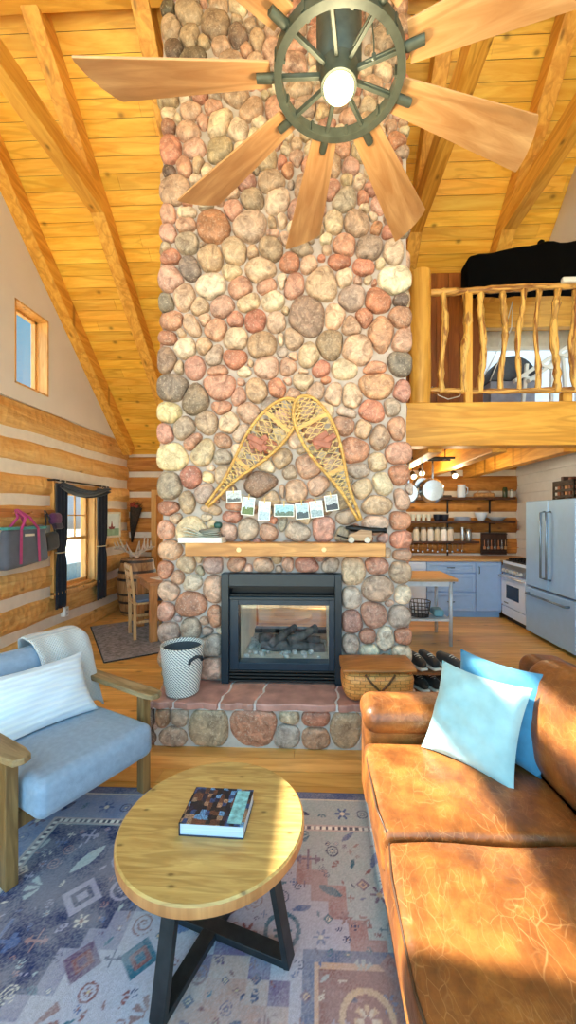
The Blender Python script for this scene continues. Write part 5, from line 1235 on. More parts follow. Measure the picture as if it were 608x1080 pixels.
# ---- whiskey barrel with antlers
bc = Vector((-2.93, 6.33, 0)); BH, BR = .90, .30
t = thing('wooden_barrel', 'old oak barrel with dark hoops standing in the corner', 'barrel', bc)
BAR = wood('barrel oak', S(196, 150, 100), S(136, 92, 54), 'Z', 1.2, .2, .6)
def bfr(u, v):
    a = 2 * PI * u; k = int(u * 24 * 4) % 4; r = BR * (.80 + .20 * math.sin(PI * v)) * (1 - (.012 if k == 0 else 0)); return Vector((bc.x + r * math.cos(a), bc.y + r * math.sin(a), BH * v))
m = MB(); m.grid(bfr, 96, 18, closed_u=True); m.build('staves', BAR, t, smooth=True)
MB().lathe([(0, BH - .03), (BR * .78, BH - .03), (BR * .78, BH - .015), (0, BH - .015)], bc, 40).build('barrel_head', BAR, t)
for v in (.06, .24, .38, .64, .77, .95):
    r = BR * (.80 + .20 * math.sin(PI * v)) + .004; z = BH * v; s_ = (1 if v < .5 else -1) * .006
    MB().lathe([(r - .012, z - .02), (r - s_, z - .02), (r + s_, z + .02), (r - .012, z + .02)], bc, 48).build('hoop', plain('rusty hoop', S(74, 62, 56), .5, .6, noise=.3), t, auto=True)
ANT = plain('bone antler', S(206, 186, 168), .55, noise=.2, nscale=20)
def antler(base, dir_, ln, label, mir=1):
    t = thing('antler', label, 'antler', base, group='antlers on the barrel'); base = Vector(base); d = Vector(dir_).normalized()
    n = 12; main = [base + d * ln * q / n + Vector((0, 0, .16 * ln * math.sin(q / n * PI * .9) + .22 * ln * (q / n) ** 2)) for q in range(n + 1)]
    MB().tube(main, [.027 * (1 - .7 * q / n) for q in range(n + 1)], 10).build('beam', ANT, t, smooth=True)
    for q, l in ((3, .22), (6, .26), (8, .20), (10, .13)):
        b = main[q]; side = Vector((-d.y, d.x, 0)) * mir
        pts = [b + (side * .25 + Vector((0, 0, 1)) * .9 + d * .2) * l * k / 6 + side * .04 * math.sin(k / 6 * 2) for k in range(7)]
        MB().tube(pts, [.018 * (1 - .75 * k / 6) for k in range(7)], 8).build('tine', ANT, t, smooth=True)
bt = BH + .012
antler((bc.x + .05, bc.y - .08, bt), (-1, .1, .05), .42, 'antler on the barrel reaching towards the picture', 1)
antler((bc.x - .02, bc.y - .02, bt), (1, -.1, .25), .34, 'antler on the barrel rising towards the door', -1)
antler((bc.x - .15, bc.y + .06, bt), (.8, .3, .05), .36, 'antler lying at the back of the barrel top', 1)
# ---- dried bundle on wall
p = at(142, 550, YF - .06)
t = thing('dried_bundle', 'dark cone of dried stems with reddish flowers hanging on the log wall above barrel', 'dried flowers', (p.x, YF - .07, p.z))
zt_, zb2 = at(142, 535, YF - .06).z, at(139, 572, YF - .06).z
MB().tube([(p.x - .05, YF - .05, zb2), (p.x - .02, YF - .06, (zt_ + zb2) / 2), (p.x + .04, YF - .08, zt_)], [.012, .06, .10], 12).build('cone', plain('dark bark cone', S(52, 44, 36), .9, noise=.4, nscale=30, bump=.6), t, smooth=True)
m = MB()
for k in range(46):
    a = Vector((p.x + .04 + random.uniform(-.07, .07), YF - .08 + random.uniform(-.04, .04), zt_ - .02)); b = a + Vector((random.uniform(-.1, .1), random.uniform(-.05, .03), random.uniform(.05, .16)))
    m.tube([a, (a + b) / 2 + Vector((.01, 0, 0)), b], [.004, .003, .001], 5)
m.build('stems', plain('dry stems', S(96, 74, 46), .9, noise=.4), t)
m = MB()
for k in range(8): m.rbox((p.x + random.uniform(-.06, .12), YF - .13, zt_ + random.uniform(-.02, .08)), (.045, .03, .045), .014, 2, 1)
o = m.build('flower_heads', plain('dull red flowers', S(140, 56, 40), .8, noise=.3), t, smooth=True)
# ---- framed picture on the left wall
y0, y1 = atx(109, 550, XL + .03).y, atx(127, 550, XL + .03).y; z1_, z0_ = atx(118, 540, XL + .03).z, atx(118, 567, XL + .03).z
t = thing('framed_picture', 'white framed picture of a red boat on the log wall beside curtain', 'picture', (XL + .02, (y0 + y1) / 2, (z0_ + z1_) / 2))
m = MB(); k = .03
for a, b, c, d in ((y0, y0 + k, z0_, z1_), (y1 - k, y1, z0_, z1_), (y0 + k, y1 - k, z0_, z0_ + k), (y0 + k, y1 - k, z1_ - k, z1_)): m.bb(XL + .012, XL + .042, a, b, c, d)
m.build('frame', plain('cream picture frame', S(222, 212, 190), .5), t)
MB().bb(XL + .014, XL + .022, y0 + k, y1 - k, z0_ + k, z1_ - k).build('mount', plain('pale print paper', S(214, 224, 222), .6, noise=.05), t)
m = MB(); yc, zc = (y0 + y1) / 2, (z0_ + z1_) / 2
m.prism([(yc - .10, zc - .03), (yc + .10, zc - .03), (yc + .07, zc - .07), (yc - .07, zc - .07)], XL + .022, XL + .024, lambda u, v, w: Vector((w, u, v))); m.prism([(yc - .03, zc - .03), (yc + .035, zc - .03), (yc + .005, zc + .07)], XL + .022, XL + .024, lambda u, v, w: Vector((w, u, v)))
m.build('boat_motif', plain('red brown ink', S(130, 52, 44), .6), t)
MB().bb(XL + .022, XL + .0235, y0 + k, y1 - k, z0_ + k, zc - .06).build('sea_motif', plain('green ink wash', S(140, 170, 140), .6, noise=.2), t)
# ---- curtains and swag
CUR = fabric('navy curtain cloth', S(24, 32, 46), .9, .25, 10)
def curtain(y0, y1, z0, z1, tie, label):
    t = thing('curtain', label, 'curtain', (XL + .06, (y0 + y1) / 2, z0))
    m = MB()
    def fn(u, v):
        z = z0 + (z1 - z0) * v; q = 1 - .30 * math.exp(-((z - tie) / .10) ** 2); y = (y0 + y1) / 2 + (u - .5) * (y1 - y0) * q
        return Vector((XL + .075 + .022 * math.sin(u * 6 * PI + v) * q, y, z))
    m.grid(fn, 40, 26); o = m.build('cloth', CUR, t, smooth=True); o.modifiers.new('Solidify', 'SOLIDIFY').thickness = .006
    m = MB(); m.tube([(XL + .075 + .04 * math.cos(a), (y0 + y1) / 2 + (y1 - y0) * .40 * math.sin(a), tie) for a in [q * 2 * PI / 20 for q in range(20)]], .008, 6, closed=True); m.build('tieback', plain('pale cord tieback', S(200, 190, 160), .8), t)
ZR_ = WIN_LOW[3] + .06
curtain(4.74, 4.96, .42, ZR_, 1.12, 'navy curtain tied at the near side of the low window')
curtain(5.66, 5.93, .34, ZR_, 1.13, 'navy curtain tied at the far side of the low window, beside framed picture')
t = thing('curtain_swag', 'dark scarf swag draped across the top of the low window', 'curtain', (XL + .1, 5.3, ZR_))
m = MB()
def fn(u, v):
    y = 4.76 + 1.16 * u; sag = .07 * math.sin(PI * u); return Vector((XL + .10 + .03 * math.sin(v * PI * 3 + u * 5) + .02, y, ZR_ + .02 - sag - v * (.07 + .04 * math.sin(PI * u))))
m.grid(fn, 40, 12); o = m.build('cloth', CUR, t, smooth=True); o.modifiers.new('Solidify', 'SOLIDIFY').thickness = .008
m = MB(); m.tube([(XL + .08, 4.70, ZR_ + .035), (XL + .08, 5.97, ZR_ + .035)], .012, 10); rod = m.build('rod', BLACK, t, smooth=True)
for y in (4.8, 4.9, 5.76, 5.88): MB().tube([(XL + .08 + .022 * math.cos(a), y, ZR_ + .03 + .022 * math.sin(a)) for a in [q * PI / 6 for q in range(12)]], .005, 6, closed=True).build('ring', plain('pale rings', S(210, 200, 180), .5), t)
for y in (4.71, 5.96): MB().bb(XL, XL + .09, y - .01, y + .01, ZR_ + .02, ZR_ + .045).build('rod_bracket', BLACK, t)
# ---- peg rail with bags
t = thing('peg_rail', 'wooden peg rail on the log wall above the tote bag', 'peg rail', (XL + .02, 4.35, 1.62))
WP = wood('peg rail pine', S(206, 140, 76), S(160, 96, 44), 'Y', 1, .3)
MB().bb(XL + .005, XL + .035, 3.75, 4.80, 1.565, 1.655).build('board', WP, t, bevel=.004)
for y in (3.86, 4.11, 4.33, 4.55, 4.72): MB().tube([(XL + .035, y, 1.605), (XL + .075, y, 1.615), (XL + .085, y, 1.62)], [.010, .009, .015], 10).build('peg', WP, t, smooth=True)
TOTE = fabric('charcoal tote', S(84, 92, 108), .8, .15, 8); PINK = fabric('magenta strap', S(176, 52, 118), .7, .1); TEALC = fabric('teal trim', S(60, 150, 150), .7, .1)
t = thing('hanging_tote_bag', 'charcoal tote bag with magenta straps hanging from the peg rail', 'bag', (XL + .1, 4.16, 1.05))
def totefn(p):
    z = (p.z + .22) / .44; return Vector((p.x * (.65 + .5 * (1 - z)), p.y * (1.06 - .12 * z) , p.z + .02 * math.sin(p.y * 5)))
MB().rbox((XL + .12, 4.16, 1.25), (.13, .62, .42), .05, 3, 8, fn=totefn).build('body', TOTE, t, smooth=True)
MB().rbox((XL + .12, 4.16, 1.447), (.11, .60, .03), .012, 2, 6).build('top_trim', TEALC, t, smooth=True)
for s, xo in ((1, .195), (-1, .045)):
    for q in (-.14, .14): MB().bar((XL + xo, 4.16 + q, 1.07), (XL + xo * .94 + .006, 4.16 + q * .9, 1.45), .004, .035, (0, 1, 0)).build('strap', PINK, t)
    pts = [Vector((XL + xo * .94 + .006, 4.16 - .126, 1.44)), Vector((XL + .12 + (xo - .12) * .6, 4.13, 1.56)), Vector((XL + .075, 4.10, 1.645)), Vector((XL + .075, 4.12, 1.645)), Vector((XL + .12 + (xo - .12) * .6, 4.19, 1.56)), Vector((XL + xo * .94 + .006, 4.16 + .126, 1.44))]
    MB().tube(pts, .014, 8).build('strap', PINK, t, smooth=True)
MB().bb(XL + .19, XL + .197, 4.08, 4.22, 1.36, 1.385).build('pale_label', plain('pale patch', S(210, 206, 190), .7), t)
BKB = fabric('black nylon', S(26, 28, 34), .7, .2)
t = thing('shoulder_bag', 'black shoulder bag hanging by a long strap beside the curtain', 'bag', (XL + .09, 4.6, 1.1))
MB().rbox((XL + .085, 4.62, 1.27), (.10, .27, .22), .05, 3, 4, rotm(.12, 0, 0)).build('body', BKB, t, smooth=True)
for q in (-.10, .12): MB().tube([(XL + .085, 4.62 + q, 1.34), (XL + .09, 4.60 + q * .5, 1.5), (XL + .075, 4.55, 1.645)], .011, 8).build('strap', BKB, t, smooth=True)
t = thing('baseball_cap', 'purple cap hanging on the last peg of the peg rail', 'cap', (XL + .1, 4.71, 1.5))
MB().rbox((XL + .095, 4.71, 1.545), (.10, .17, .15), .05, 3, 3).build('crown', fabric('plum cap', S(92, 44, 84), .8), t, smooth=True)
MB().rbox((XL + .13, 4.71, 1.455), (.05, .15, .07), .012, 2, 2, rotm(0, -.3, 0)).build('brim', fabric('dark cap brim', S(50, 34, 56), .8), t, smooth=True)
# ---- outlet
y, z = atx(70, 645, XL + .02).y, atx(70, 645, XL + .02).z
t = thing('wall_outlet', 'white power outlet on the chinking below the low window', 'outlet', (XL, y, z))
MB().rbox((XL + .0, y, z), (.06, .08, .125), .006, 2, 1).build('plate', WHITE, t, smooth=True)
for s in (-1, 1): MB().bb(XL + .029, XL + .033, y - .016, y + .016, z + s * .028 - .014, z + s * .028 + .014).build('socket', plain('socket grey', S(190, 190, 188), .5), t)
# ---- shoes beside the chimney
WS = wood('shoe rack wood', S(150, 96, 54), S(108, 64, 32), 'X', 1.5, .1)
r0 = Vector((.80, 3.25, 0))
t = thing('shoe_rack', 'low wooden two-tier shoe rack beside the chimney', 'shoe rack', (1.05, 3.5, 0))
for z in (.06, .24): MB().bb(.78, 1.28, 3.34, 3.66, z, z + .018).build('shelf', WS, t)
for x in (.79, 1.27): MB().bb(x - .012, x + .012, 3.33, 3.67, 0, .27).build('side_panel', WS, t)
def shoe(x, y, z, ang, colr, label, sole=(210, 206, 198)):
    t = thing('shoe', label, 'shoe', (x, y, z), ang, 'shoes on the rack'); 
    def fn(p):
        u = p.x / .135; h = 1 - .42 * max(0, u) ** 1.2; w = 1 - .22 * abs(u) ** 2 - .1 * max(0, -u); return Vector((p.x, p.y * w, (p.z + .045) * h - .045))
    MB().rbox((0, 0, .066), (.27, .092, .09), .036, 3, 5, fn=fn).build('upper', fabric('shoe cloth %s' % (colr,), S(*colr), .7), t, smooth=True, local=True)
    MB().rbox((0, 0, .012), (.28, .096, .022), .01, 2, 5, fn=lambda p: Vector((p.x, p.y * (1 - .25 * abs(p.x / .14) ** 2.2), p.z))).build('sole', plain('shoe sole %s' % (sole,), S(*sole), .7), t, smooth=True, local=True)
    m = MB()
    for k in range(3): m.tube([(.02 + .022 * k, -.026, .103 - k * .008), (.02 + .022 * k, 0, .112 - k * .009), (.02 + .022 * k, .026, .103 - k * .008)], .004, 6)
    m.build('laces', plain('pale laces', S(214, 210, 204), .8), t, local=True, smooth=True)
shoe(.87, 3.50, .258, -1.2, (36, 30, 30), 'dark shoe on the top tier of shoe rack, nearest the chimney')
shoe(.99, 3.51, .258, -1.25, (38, 32, 32), 'dark shoe in the middle of the top tier of the shoe rack')
shoe(1.16, 3.48, .258, -1.0, (58, 50, 48), 'grey brown shoe at the far end of the top tier')
shoe(.885, 3.49, .08, -1.2, (40, 30, 28), 'dark shoe on the bottom tier nearest the chimney'); shoe(1.0, 3.50, .078, -1.25, (40, 30, 28), 'dark shoe in the middle of the bottom tier'); shoe(1.15, 3.5, .078, -1.1, (66, 40, 34), 'reddish brown shoe at the end of the bottom tier')
# ------------------------------------------------------------ kitchen
CAB = plain('sky tinted cabinet paint', S(150, 182, 224), .45, noise=.03)  # blue cast of the sky light is mixed into the paint colour
BUT = wood('butcher block', S(216, 178, 124), S(186, 140, 86), 'X', 1.4, .1, .4)
HAND = plain('dark pull', S(40, 40, 42), .4, .5)
CF, CT = 6.2, .875           # cabinet front plane, top of carcass
def pull(parent, x, z, ln=.11, vert=False):
    m = MB()
    if vert: m.tube([(x, CF - .02, z - ln / 2), (x, CF - .05, z - ln / 2 + .01), (x, CF - .05, z + ln / 2 - .01), (x, CF - .02, z + ln / 2)], .006, 8)
    else: m.tube([(x - ln / 2, CF - .02, z), (x - ln / 2 + .01, CF - .05, z), (x + ln / 2 - .01, CF - .05, z), (x + ln / 2, CF - .02, z)], .006, 8)
    m.build('handle', HAND, parent, smooth=True)
def carcass(name, x0, x1, label, cat='cabinet'):
    t = thing(name, label, cat, ((x0 + x1) / 2, (CF + YF) / 2, 0)); m = MB(); m.bb(x0 + .002, x1 - .002, CF, YF - .02, .09, CT); m.bb(x0 + .002, x1 - .002, CF + .06, YF - .02, 0, .09); m.build('body', CAB, t); return t
def front(t, name, x0, x1, z0, z1, handle=None, panel=True):
    m = MB(); m.bb(x0 + .006, x1 - .006, CF - .02, CF, z0 + .006, z1 - .006)
    if panel:
        k = .055
        for a, b, c, d in ((x0 + .006, x0 + k, z0 + .006, z1 - .006), (x1 - k, x1 - .006, z0 + .006, z1 - .006), (x0 + k, x1 - k, z0 + .006, z0 + k), (x0 + k, x1 - k, z1 - k, z1 - .006)): m.bb(a, b, CF - .028, CF - .02, c, d)
    o = m.build(name, CAB, t, bevel=.003)
    if handle == 'd': pull(o, (x0 + x1) / 2, (z0 + z1) / 2)
    if handle == 'v': pull(o, x0 + .05, z1 - .12, vert=True)
# dishwasher
dw0, dw1 = 1.10, 1.71
t = thing('dishwasher', 'white dishwasher beside the blue-tinted drawers under the counter', 'dishwasher', ((dw0 + dw1) / 2, 6.5, 0)); WAPP = plain('sky tinted enamel', S(206, 224, 248), .3, noise=.02)  # white toned blue to imitate cool daylight under the warm spots
MB().bb(dw0 + .004, dw1 - .004, CF, YF - .05, .0, CT - .005).build('body', WAPP, t)
d_ = MB().bb(dw0 + .006, dw1 - .006, CF - .03, CF, .12, .74).build('door', WAPP, t, bevel=.006); m = MB(); m.tube([(dw0 + .06, CF - .03, .68), (dw0 + .07, CF - .065, .68), (dw1 - .07, CF - .065, .68), (dw1 - .06, CF - .03, .68)], .009, 8); m.build('handle', plain('brushed steel', S(190, 192, 196), .35, .9), d_, smooth=True)
MB().bb(dw0 + .006, dw1 - .006, CF - .03, CF, .75, .865).build('control_panel', WAPP, t, bevel=.004)
t = carcass('drawer_cabinet', 1.71, 2.46, 'pale blue-tinted cabinet with three stacked drawers'); 
for a, b in ((.70, .865), (.41, .69), (.11, .40)): front(t, 'drawer', 1.71, 2.46, a, b, 'd')
t = carcass('door_cabinet', 2.46, 2.86, 'pale blue-tinted cabinet with one panelled door next to the stove'); front(t, 'door', 2.46, 2.86, .11, .865, 'v')
t = carcass('base_cabinet', .2, 1.10, 'pale blue-tinted cabinet hidden behind the chimney'); front(t, 'door', .2, .65, .11, .865, 'v'); front(t, 'door', .65, 1.10, .11, .865, 'v')
o = MB(); o.bb(.2, XK - .005, CF - .03, YF - .01, CT, .912); o = o.build('kitchen_worktop', BUT, None, bevel=.004); tag(o, 'butcher-block worktop running along the far kitchen wall', 'worktop')
# stove
SF = 2.87; sy0, sy1 = 5.46, 6.16
t = thing('kitchen_range', 'white range with steel control panel and dark oven window', 'stove', ((SF + XK) / 2, (sy0 + sy1) / 2, 0)); SST = plain('brushed steel panel', S(150, 160, 170), .35, .8, noise=.08, stretch=(1, 1, 20))
MB().bb(SF, XK - .01, sy0, sy1, .08, .90).build('body', WAPP, t)
MB().bb(SF + .06, XK - .01, sy0 + .01, sy1 - .01, .0, .08).build('plinth', BLACK, t)
d_ = MB().bb(SF - .03, SF, sy0 + .005, sy1 - .005, .24, .70).build('oven_door', WAPP, t, bevel=.008)
MB().bb(SF - .034, SF - .03, sy0 + .17, sy1 - .17, .36, .56).build('oven_window', plain('dark oven glass', S(28, 34, 52), .12), d_)
m = MB(); m.tube([(SF - .03, sy0 + .03, .675), (SF - .075, sy0 + .03, .68), (SF - .075, sy1 - .03, .68), (SF - .03, sy1 - .03, .675)], .014, 10); m.build('handle', plain('pale steel bar', S(206, 212, 218), .3, .6), d_, smooth=True)
MB().bb(SF - .034, SF - .03, sy1 - .22, sy1 - .10, .28, .295).build('nameplate', plain('dark nameplate', S(70, 76, 90), .4), d_)
MB().bb(SF - .02, SF, sy0 + .005, sy1 - .005, .09, .225).build('bottom_drawer', WAPP, t, bevel=.006)
MB().prism([(SF - .03, .72), (SF - .03, .80), (SF + .02, .90), (SF + .1, .90), (SF + .1, .72)], sy0 + .004, sy1 - .004, lambda u, v, w: Vector((u, w, v))).build('control_panel', SST, t, bevel=.004)
for k in range(6): MB().lathe([(0, .03), (.022, .03), (.026, 0)], (SF - .028, sy0 + .10 + k * .1, .765), 16, rotm(0, -PI / 2)).build('knob', plain('pale knob', S(214, 216, 214), .35, .4), t, auto=True)
m = MB(); m.bb(SF + .03, XK - .03, sy0 + .02, sy1 - .02, .90, .915)
for k in range(4):
    for q in range(5): m.bb(SF + .06 + q * .09, SF + .072 + q * .09, sy0 + .05 + k * .155, sy0 + .19 + k * .155, .915, .945)
    m.bb(SF + .05, XK - .06, sy0 + .115 + k * .155, sy0 + .127 + k * .155, .925, .95)
m.build('burner_grate', BLACK, t)
MB().bb(XK - .05, XK - .012, sy0, sy1, .915, 1.02).build('rear_guard', SST, t)
# fridge
fy0, fy1 = 4.40, 5.43; FS = plain('sky tinted fridge steel', S(160, 200, 240), .32, .25, noise=.03, stretch=(1, 1, 1))  # steel colour carries the blue of reflected sky light
t = thing('refrigerator', 'large pale fridge with french doors and bottom freezer', 'fridge', (3.12, (fy0 + fy1) / 2, 0))
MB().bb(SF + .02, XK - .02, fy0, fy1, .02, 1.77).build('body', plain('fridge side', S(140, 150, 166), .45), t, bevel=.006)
MB().bb(SF + .06, XK - .02, fy0 + .02, fy1 - .02, 0, .02).build('plinth', BLACK, t)
yc = (fy0 + fy1) / 2; yh = 4.80
for a, b in ((fy0 + .004, yc - .004), (yc + .004, fy1 - .004)):
    d_ = MB().bb(SF - .045, SF + .02, a, b, .66, 1.775).build('door', FS, t, bevel=.012)
    yy = yc - .06 if b < yc else yc + .06
    m = MB(); m.tube([(SF - .045, yy, .80), (SF - .10, yy, .81), (SF - .10, yy, 1.62), (SF - .045, yy, 1.63)], .013, 10); m.build('handle', plain('steel handle', S(120, 140, 160), .3, .7), d_, smooth=True)
d_ = MB().bb(SF - .045, SF + .02, fy0 + .004, fy1 - .004, .05, .635).build('freezer_drawer', FS, t, bevel=.012)
m = MB(); m.tube([(SF - .045, fy0 + .10, .56), (SF - .10, fy0 + .11, .56), (SF - .10, fy1 - .11, .56), (SF - .045, fy1 - .10, .56)], .013, 10); m.build('handle', MATS['steel handle'], d_, smooth=True)
# on top of fridge
t = thing('wicker_crate', 'dark crate full of upright trays on top of the fridge', 'crate', (3.05, 4.75, 1.776)); WK = plain('dark wicker', S(56, 44, 36), .7, noise=.4, nscale=30, bump=.6)
m = MB(); x0, x1, y0, y1, z0, z1 = 2.92, 3.2, 4.58, 4.98, 1.777, 2.0
m.bb(x0, x1, y0, y1, z0, z0 + .012)
for z in (z0 + .02, z0 + .09, z0 + .16, z1 - .03):
    m.bb(x0, x0 + .012, y0, y1, z, z + .03); m.bb(x1 - .012, x1, y0, y1, z, z + .03); m.bb(x0, x1, y0, y0 + .012, z, z + .03); m.bb(x0, x1, y1 - .012, y1, z, z + .03)
for x in (x0, x1 - .02):
    for y in (y0, y1 - .02): m.bb(x, x + .02, y, y + .02, z0, z1)
m.build('frame', WK, t)
for k, (c, h) in enumerate((((176, 110, 62), .20), ((120, 64, 42), .24), ((196, 140, 90), .19), ((70, 50, 46), .26), ((150, 90, 60), .20))):
    o = MB().bb(2.95, 3.16, 4.61 + k * .07, 4.655 + k * .07, 1.79, 1.79 + h).build('serving_tray', plain('tray %d' % k, S(*c), .5), None, bevel=.004); tag(o, ['amber tray nearest in the dark crate on the fridge', 'dark red tray second in the crate on fridge', 'tan tray in the middle of the crate on fridge', 'blackish tray, tallest in the crate on fridge', 'brown tray farthest in the crate on the fridge'][k], 'tray', 'trays in the crate on the fridge')
o = MB().lathe([(0, 0), (.07, 0), (.075, .02), (.075, .2), (.06, .22), (0, .22)], (3.0, 4.46, 1.776), 24).build('white_canister', WAPP, None, auto=True); tag(o, 'white canister on the near edge of the fridge top', 'canister')
# ---- shelves on the far wall
SHW = wood('dark walnut shelf', S(92, 54, 30), S(60, 34, 18), 'X', 1.2, .1, .5)
SYF = YF - .26
zs = [at(500, 524.5, SYF).z, at(500, 549.5, SYF).z, at(500, 571, SYF + .06).z]
sx0, sx1 = at(400, 540, SYF).x, at(546, 540, SYF).x - .02
labs = ['dark wood shelf at the top of the kitchen wall with a white pitcher', 'dark wood middle shelf of the kitchen wall with plates and bowls', 'narrow low dark shelf holding a row of lidded jars']
for i, z in enumerate(zs):
    t = thing('wall_shelf', labs[i], 'shelf', ((sx0 + sx1) / 2, YF - .13, z), group='kitchen wall shelves')
    f_ = SYF if i < 2 else SYF + .06; xe = sx1 if i < 2 else at(508, 570, SYF).x
    MB().bb(sx0, xe, f_, YF - .012, z - .035, z).build('board', SHW, t, bevel=.003)
    for px in (474, 519):
        x = at(px, 540, YF - .1).x
        if x < xe: m = MB(); m.bb(x - .012, x + .012, YF - .03, YF - .01, z - .26, z - .036); m.bb(x - .012, x + .012, f_ + .05, YF - .01, z - .048, z - .036); m.build('bracket', BLACK, t)
def jar(px, z, r, h, label, glassm, lid=None, name='glass_jar', cat='jar', grp=None, y=None, fill=None):
    x = at(px, 540, y or YF - .14).x; t = thing(name, label, cat, (x, y or YF - .14, z), group=grp)
    MB().lathe([(0, 0), (r * .92, 0), (r, .012), (r, h * .82), (r * .82, h * .93), (r * .82, h), (r * .74, h), (r * .74, h * .9), (r * .92, h * .8), (r * .92, .02), (0, .015)], (x, y or YF - .14, z), 24).build('body', glassm, t, auto=True)
    if fill: MB().lathe([(0, .016), (r * .9, .016), (r * .9, h * fill[1]), (0, h * fill[1])], (x, y or YF - .14, z), 20).build('contents', fill[0], t, auto=True)
    if lid: MB().lathe([(0, 0), (r * .9, 0), (r * .92, .01), (r * .9, .03), (0, .034)], (x, y or YF - .14, z + h), 20).build('lid', lid, t, auto=True)
    return t
JG = plain('pale jar glass', S(206, 214, 216), .12, noise=.05); LIDM = plain('dull metal lid', S(130, 128, 120), .4, .7); ord_ = ['first', 'second', 'third', 'fourth', 'fifth', 'last']
for k, (px, c) in enumerate(((439, (212, 206, 190)), (447, (200, 196, 184)), (454.5, (222, 222, 218)), (461.5, (196, 190, 170)), (468.5, (236, 238, 238)), (475.5, (214, 204, 190)))):
    jar(px, zs[2], .052, .20, '%s lidded jar counted from the chimney on the low kitchen shelf' % ord_[k], plain('jar fill %d' % k, S(*c), .25, noise=.1), LIDM, grp='lidded jars on the low shelf')
STE = plain('polished steel', S(186, 190, 192), .22, .9)
jar(488, zs[2], .035, .2, 'slim steel shaker on the low kitchen shelf', STE, STE, 'cocktail_shaker', 'shaker'); jar(494.5, zs[2], .05, .17, 'round steel kettle-like pot at the end of low shelf', STE, LIDM, 'steel_canister', 'canister')
TUM = plain('tumbler glass', S(196, 206, 202), .1)
for k, px in enumerate((436, 441.5, 447, 452.5)):
    x = at(px, 540, YF - .16).x; o = MB().lathe([(0, 0), (.030, 0), (.038, .11), (.034, .11), (.027, .01), (0, .01)], (x, YF - .16, zs[1]), 20).build('drinking_glass', TUM, None, auto=True); tag(o, '%s drinking glass from the chimney on the middle shelf' % ord_[k], 'glass', 'drinking glasses on the middle shelf')
NAV = plain('dark navy stoneware', S(30, 36, 52), .3)
for k, px in enumerate((461.5, 469.5)):
    x = at(px, 540, YF - .15).x; o = MB().lathe([(0, 0), (.04, 0), (.06, .05), (.065, .11), (.058, .11), (.05, .04), (0, .02)], (x, YF - .15, zs[1]), 24).build('dark_mug', NAV, None, auto=True); tag(o, ['dark navy cup next to the glasses on the middle shelf', 'dark navy cup next to the stacked plates on the middle shelf'][k], 'cup', 'dark cups on the middle shelf')
x = at(488, 540, YF - .15).x
for k in range(5):
    o = MB().lathe([(0, 0), (.08, 0), (.135, .012), (.137, .016), (.08, .008), (0, .008)], (x, YF - .14, zs[1] + k * .0135), 30).build('white_plate', WAPP, None, auto=True); tag(o, 'white plate, %s from the bottom of the stack on the middle shelf' % ['first', 'second', 'third', 'fourth', 'fifth'][k], 'plate', 'white plates stacked on the middle shelf')
x = at(508, 540, YF - .15).x; o = MB().lathe([(0, 0), (.04, 0), (.05, .01), (.09, .08), (.10, .14), (.094, .14), (.08, .08), (0, .015)], (x, YF - .14, zs[1]), 30).build('white_bowl', WAPP, None, auto=True); tag(o, 'deep white bowl on the middle kitchen shelf', 'bowl')
x = at(525, 540, YF - .15).x; o = MB().lathe([(0, 0), (.07, 0), (.13, .05), (.15, .06), (.145, .065), (.07, .012), (0, .012)], (x, YF - .14, zs[1]), 30).build('serving_dish', WAPP, None, auto=True); tag(o, 'wide shallow white dish at the end of the middle shelf', 'dish')
x = at(487, 518, YF - .14).x; t = thing('pitcher', 'white pitcher on the top kitchen shelf', 'pitcher', (x, YF - .14, zs[0]))
MB().lathe([(0, 0), (.06, 0), (.07, .02), (.072, .12), (.062, .17), (.066, .215), (.058, .215), (.054, .17), (.06, .03), (0, .02)], (x, YF - .14, zs[0]), 28).build('body', WAPP, t, auto=True); MB().tube([(x + .062, YF - .14, zs[0] + .18), (x + .105, YF - .14, zs[0] + .16), (x + .105, YF - .14, zs[0] + .08), (x + .07, YF - .14, zs[0] + .05)], .009, 8).build('handle', WAPP, t, smooth=True)
x = at(511, 518, YF - .15).x; t = thing('bread_basket', 'long shallow tan basket on the top kitchen shelf', 'basket', (x, YF - .14, zs[0])); MB().rbox((x, YF - .14, zs[0] + .04), (.30, .17, .08), .03, 3, 3).build('body', plain('tan cane', S(176, 132, 84), .7, noise=.3, nscale=40), t, smooth=True); MB().tube([(x - .13, YF - .14, zs[0] + .07), (x - .07, YF - .14, zs[0] + .12), (x + .07, YF - .14, zs[0] + .12), (x + .13, YF - .14, zs[0] + .07)], .007, 8).build('handle', plain('tan cane', S(176, 132, 84)), t, smooth=True)
jar(533, zs[0], .038, .17, 'dark green bottle at the right end of the top kitchen shelf', plain('green glass', S(52, 66, 40), .15), None, 'bottle', 'bottle'); 
x = at(533, 518, YF - .14).x; 
jar(540, zs[0], .03, .10, 'small glass jar at the end of the top kitchen shelf', JG, LIDM)
x = at(470, 521, YF - .14).x; o = MB().rbox((x, YF - .14, zs[0] + .02), (.18, .12, .04), .015).build('dark_tray', plain('dark tin', S(60, 52, 46), .5), None, smooth=True); tag(o, 'small dark tin behind the hanging pan on the top shelf', 'tin')
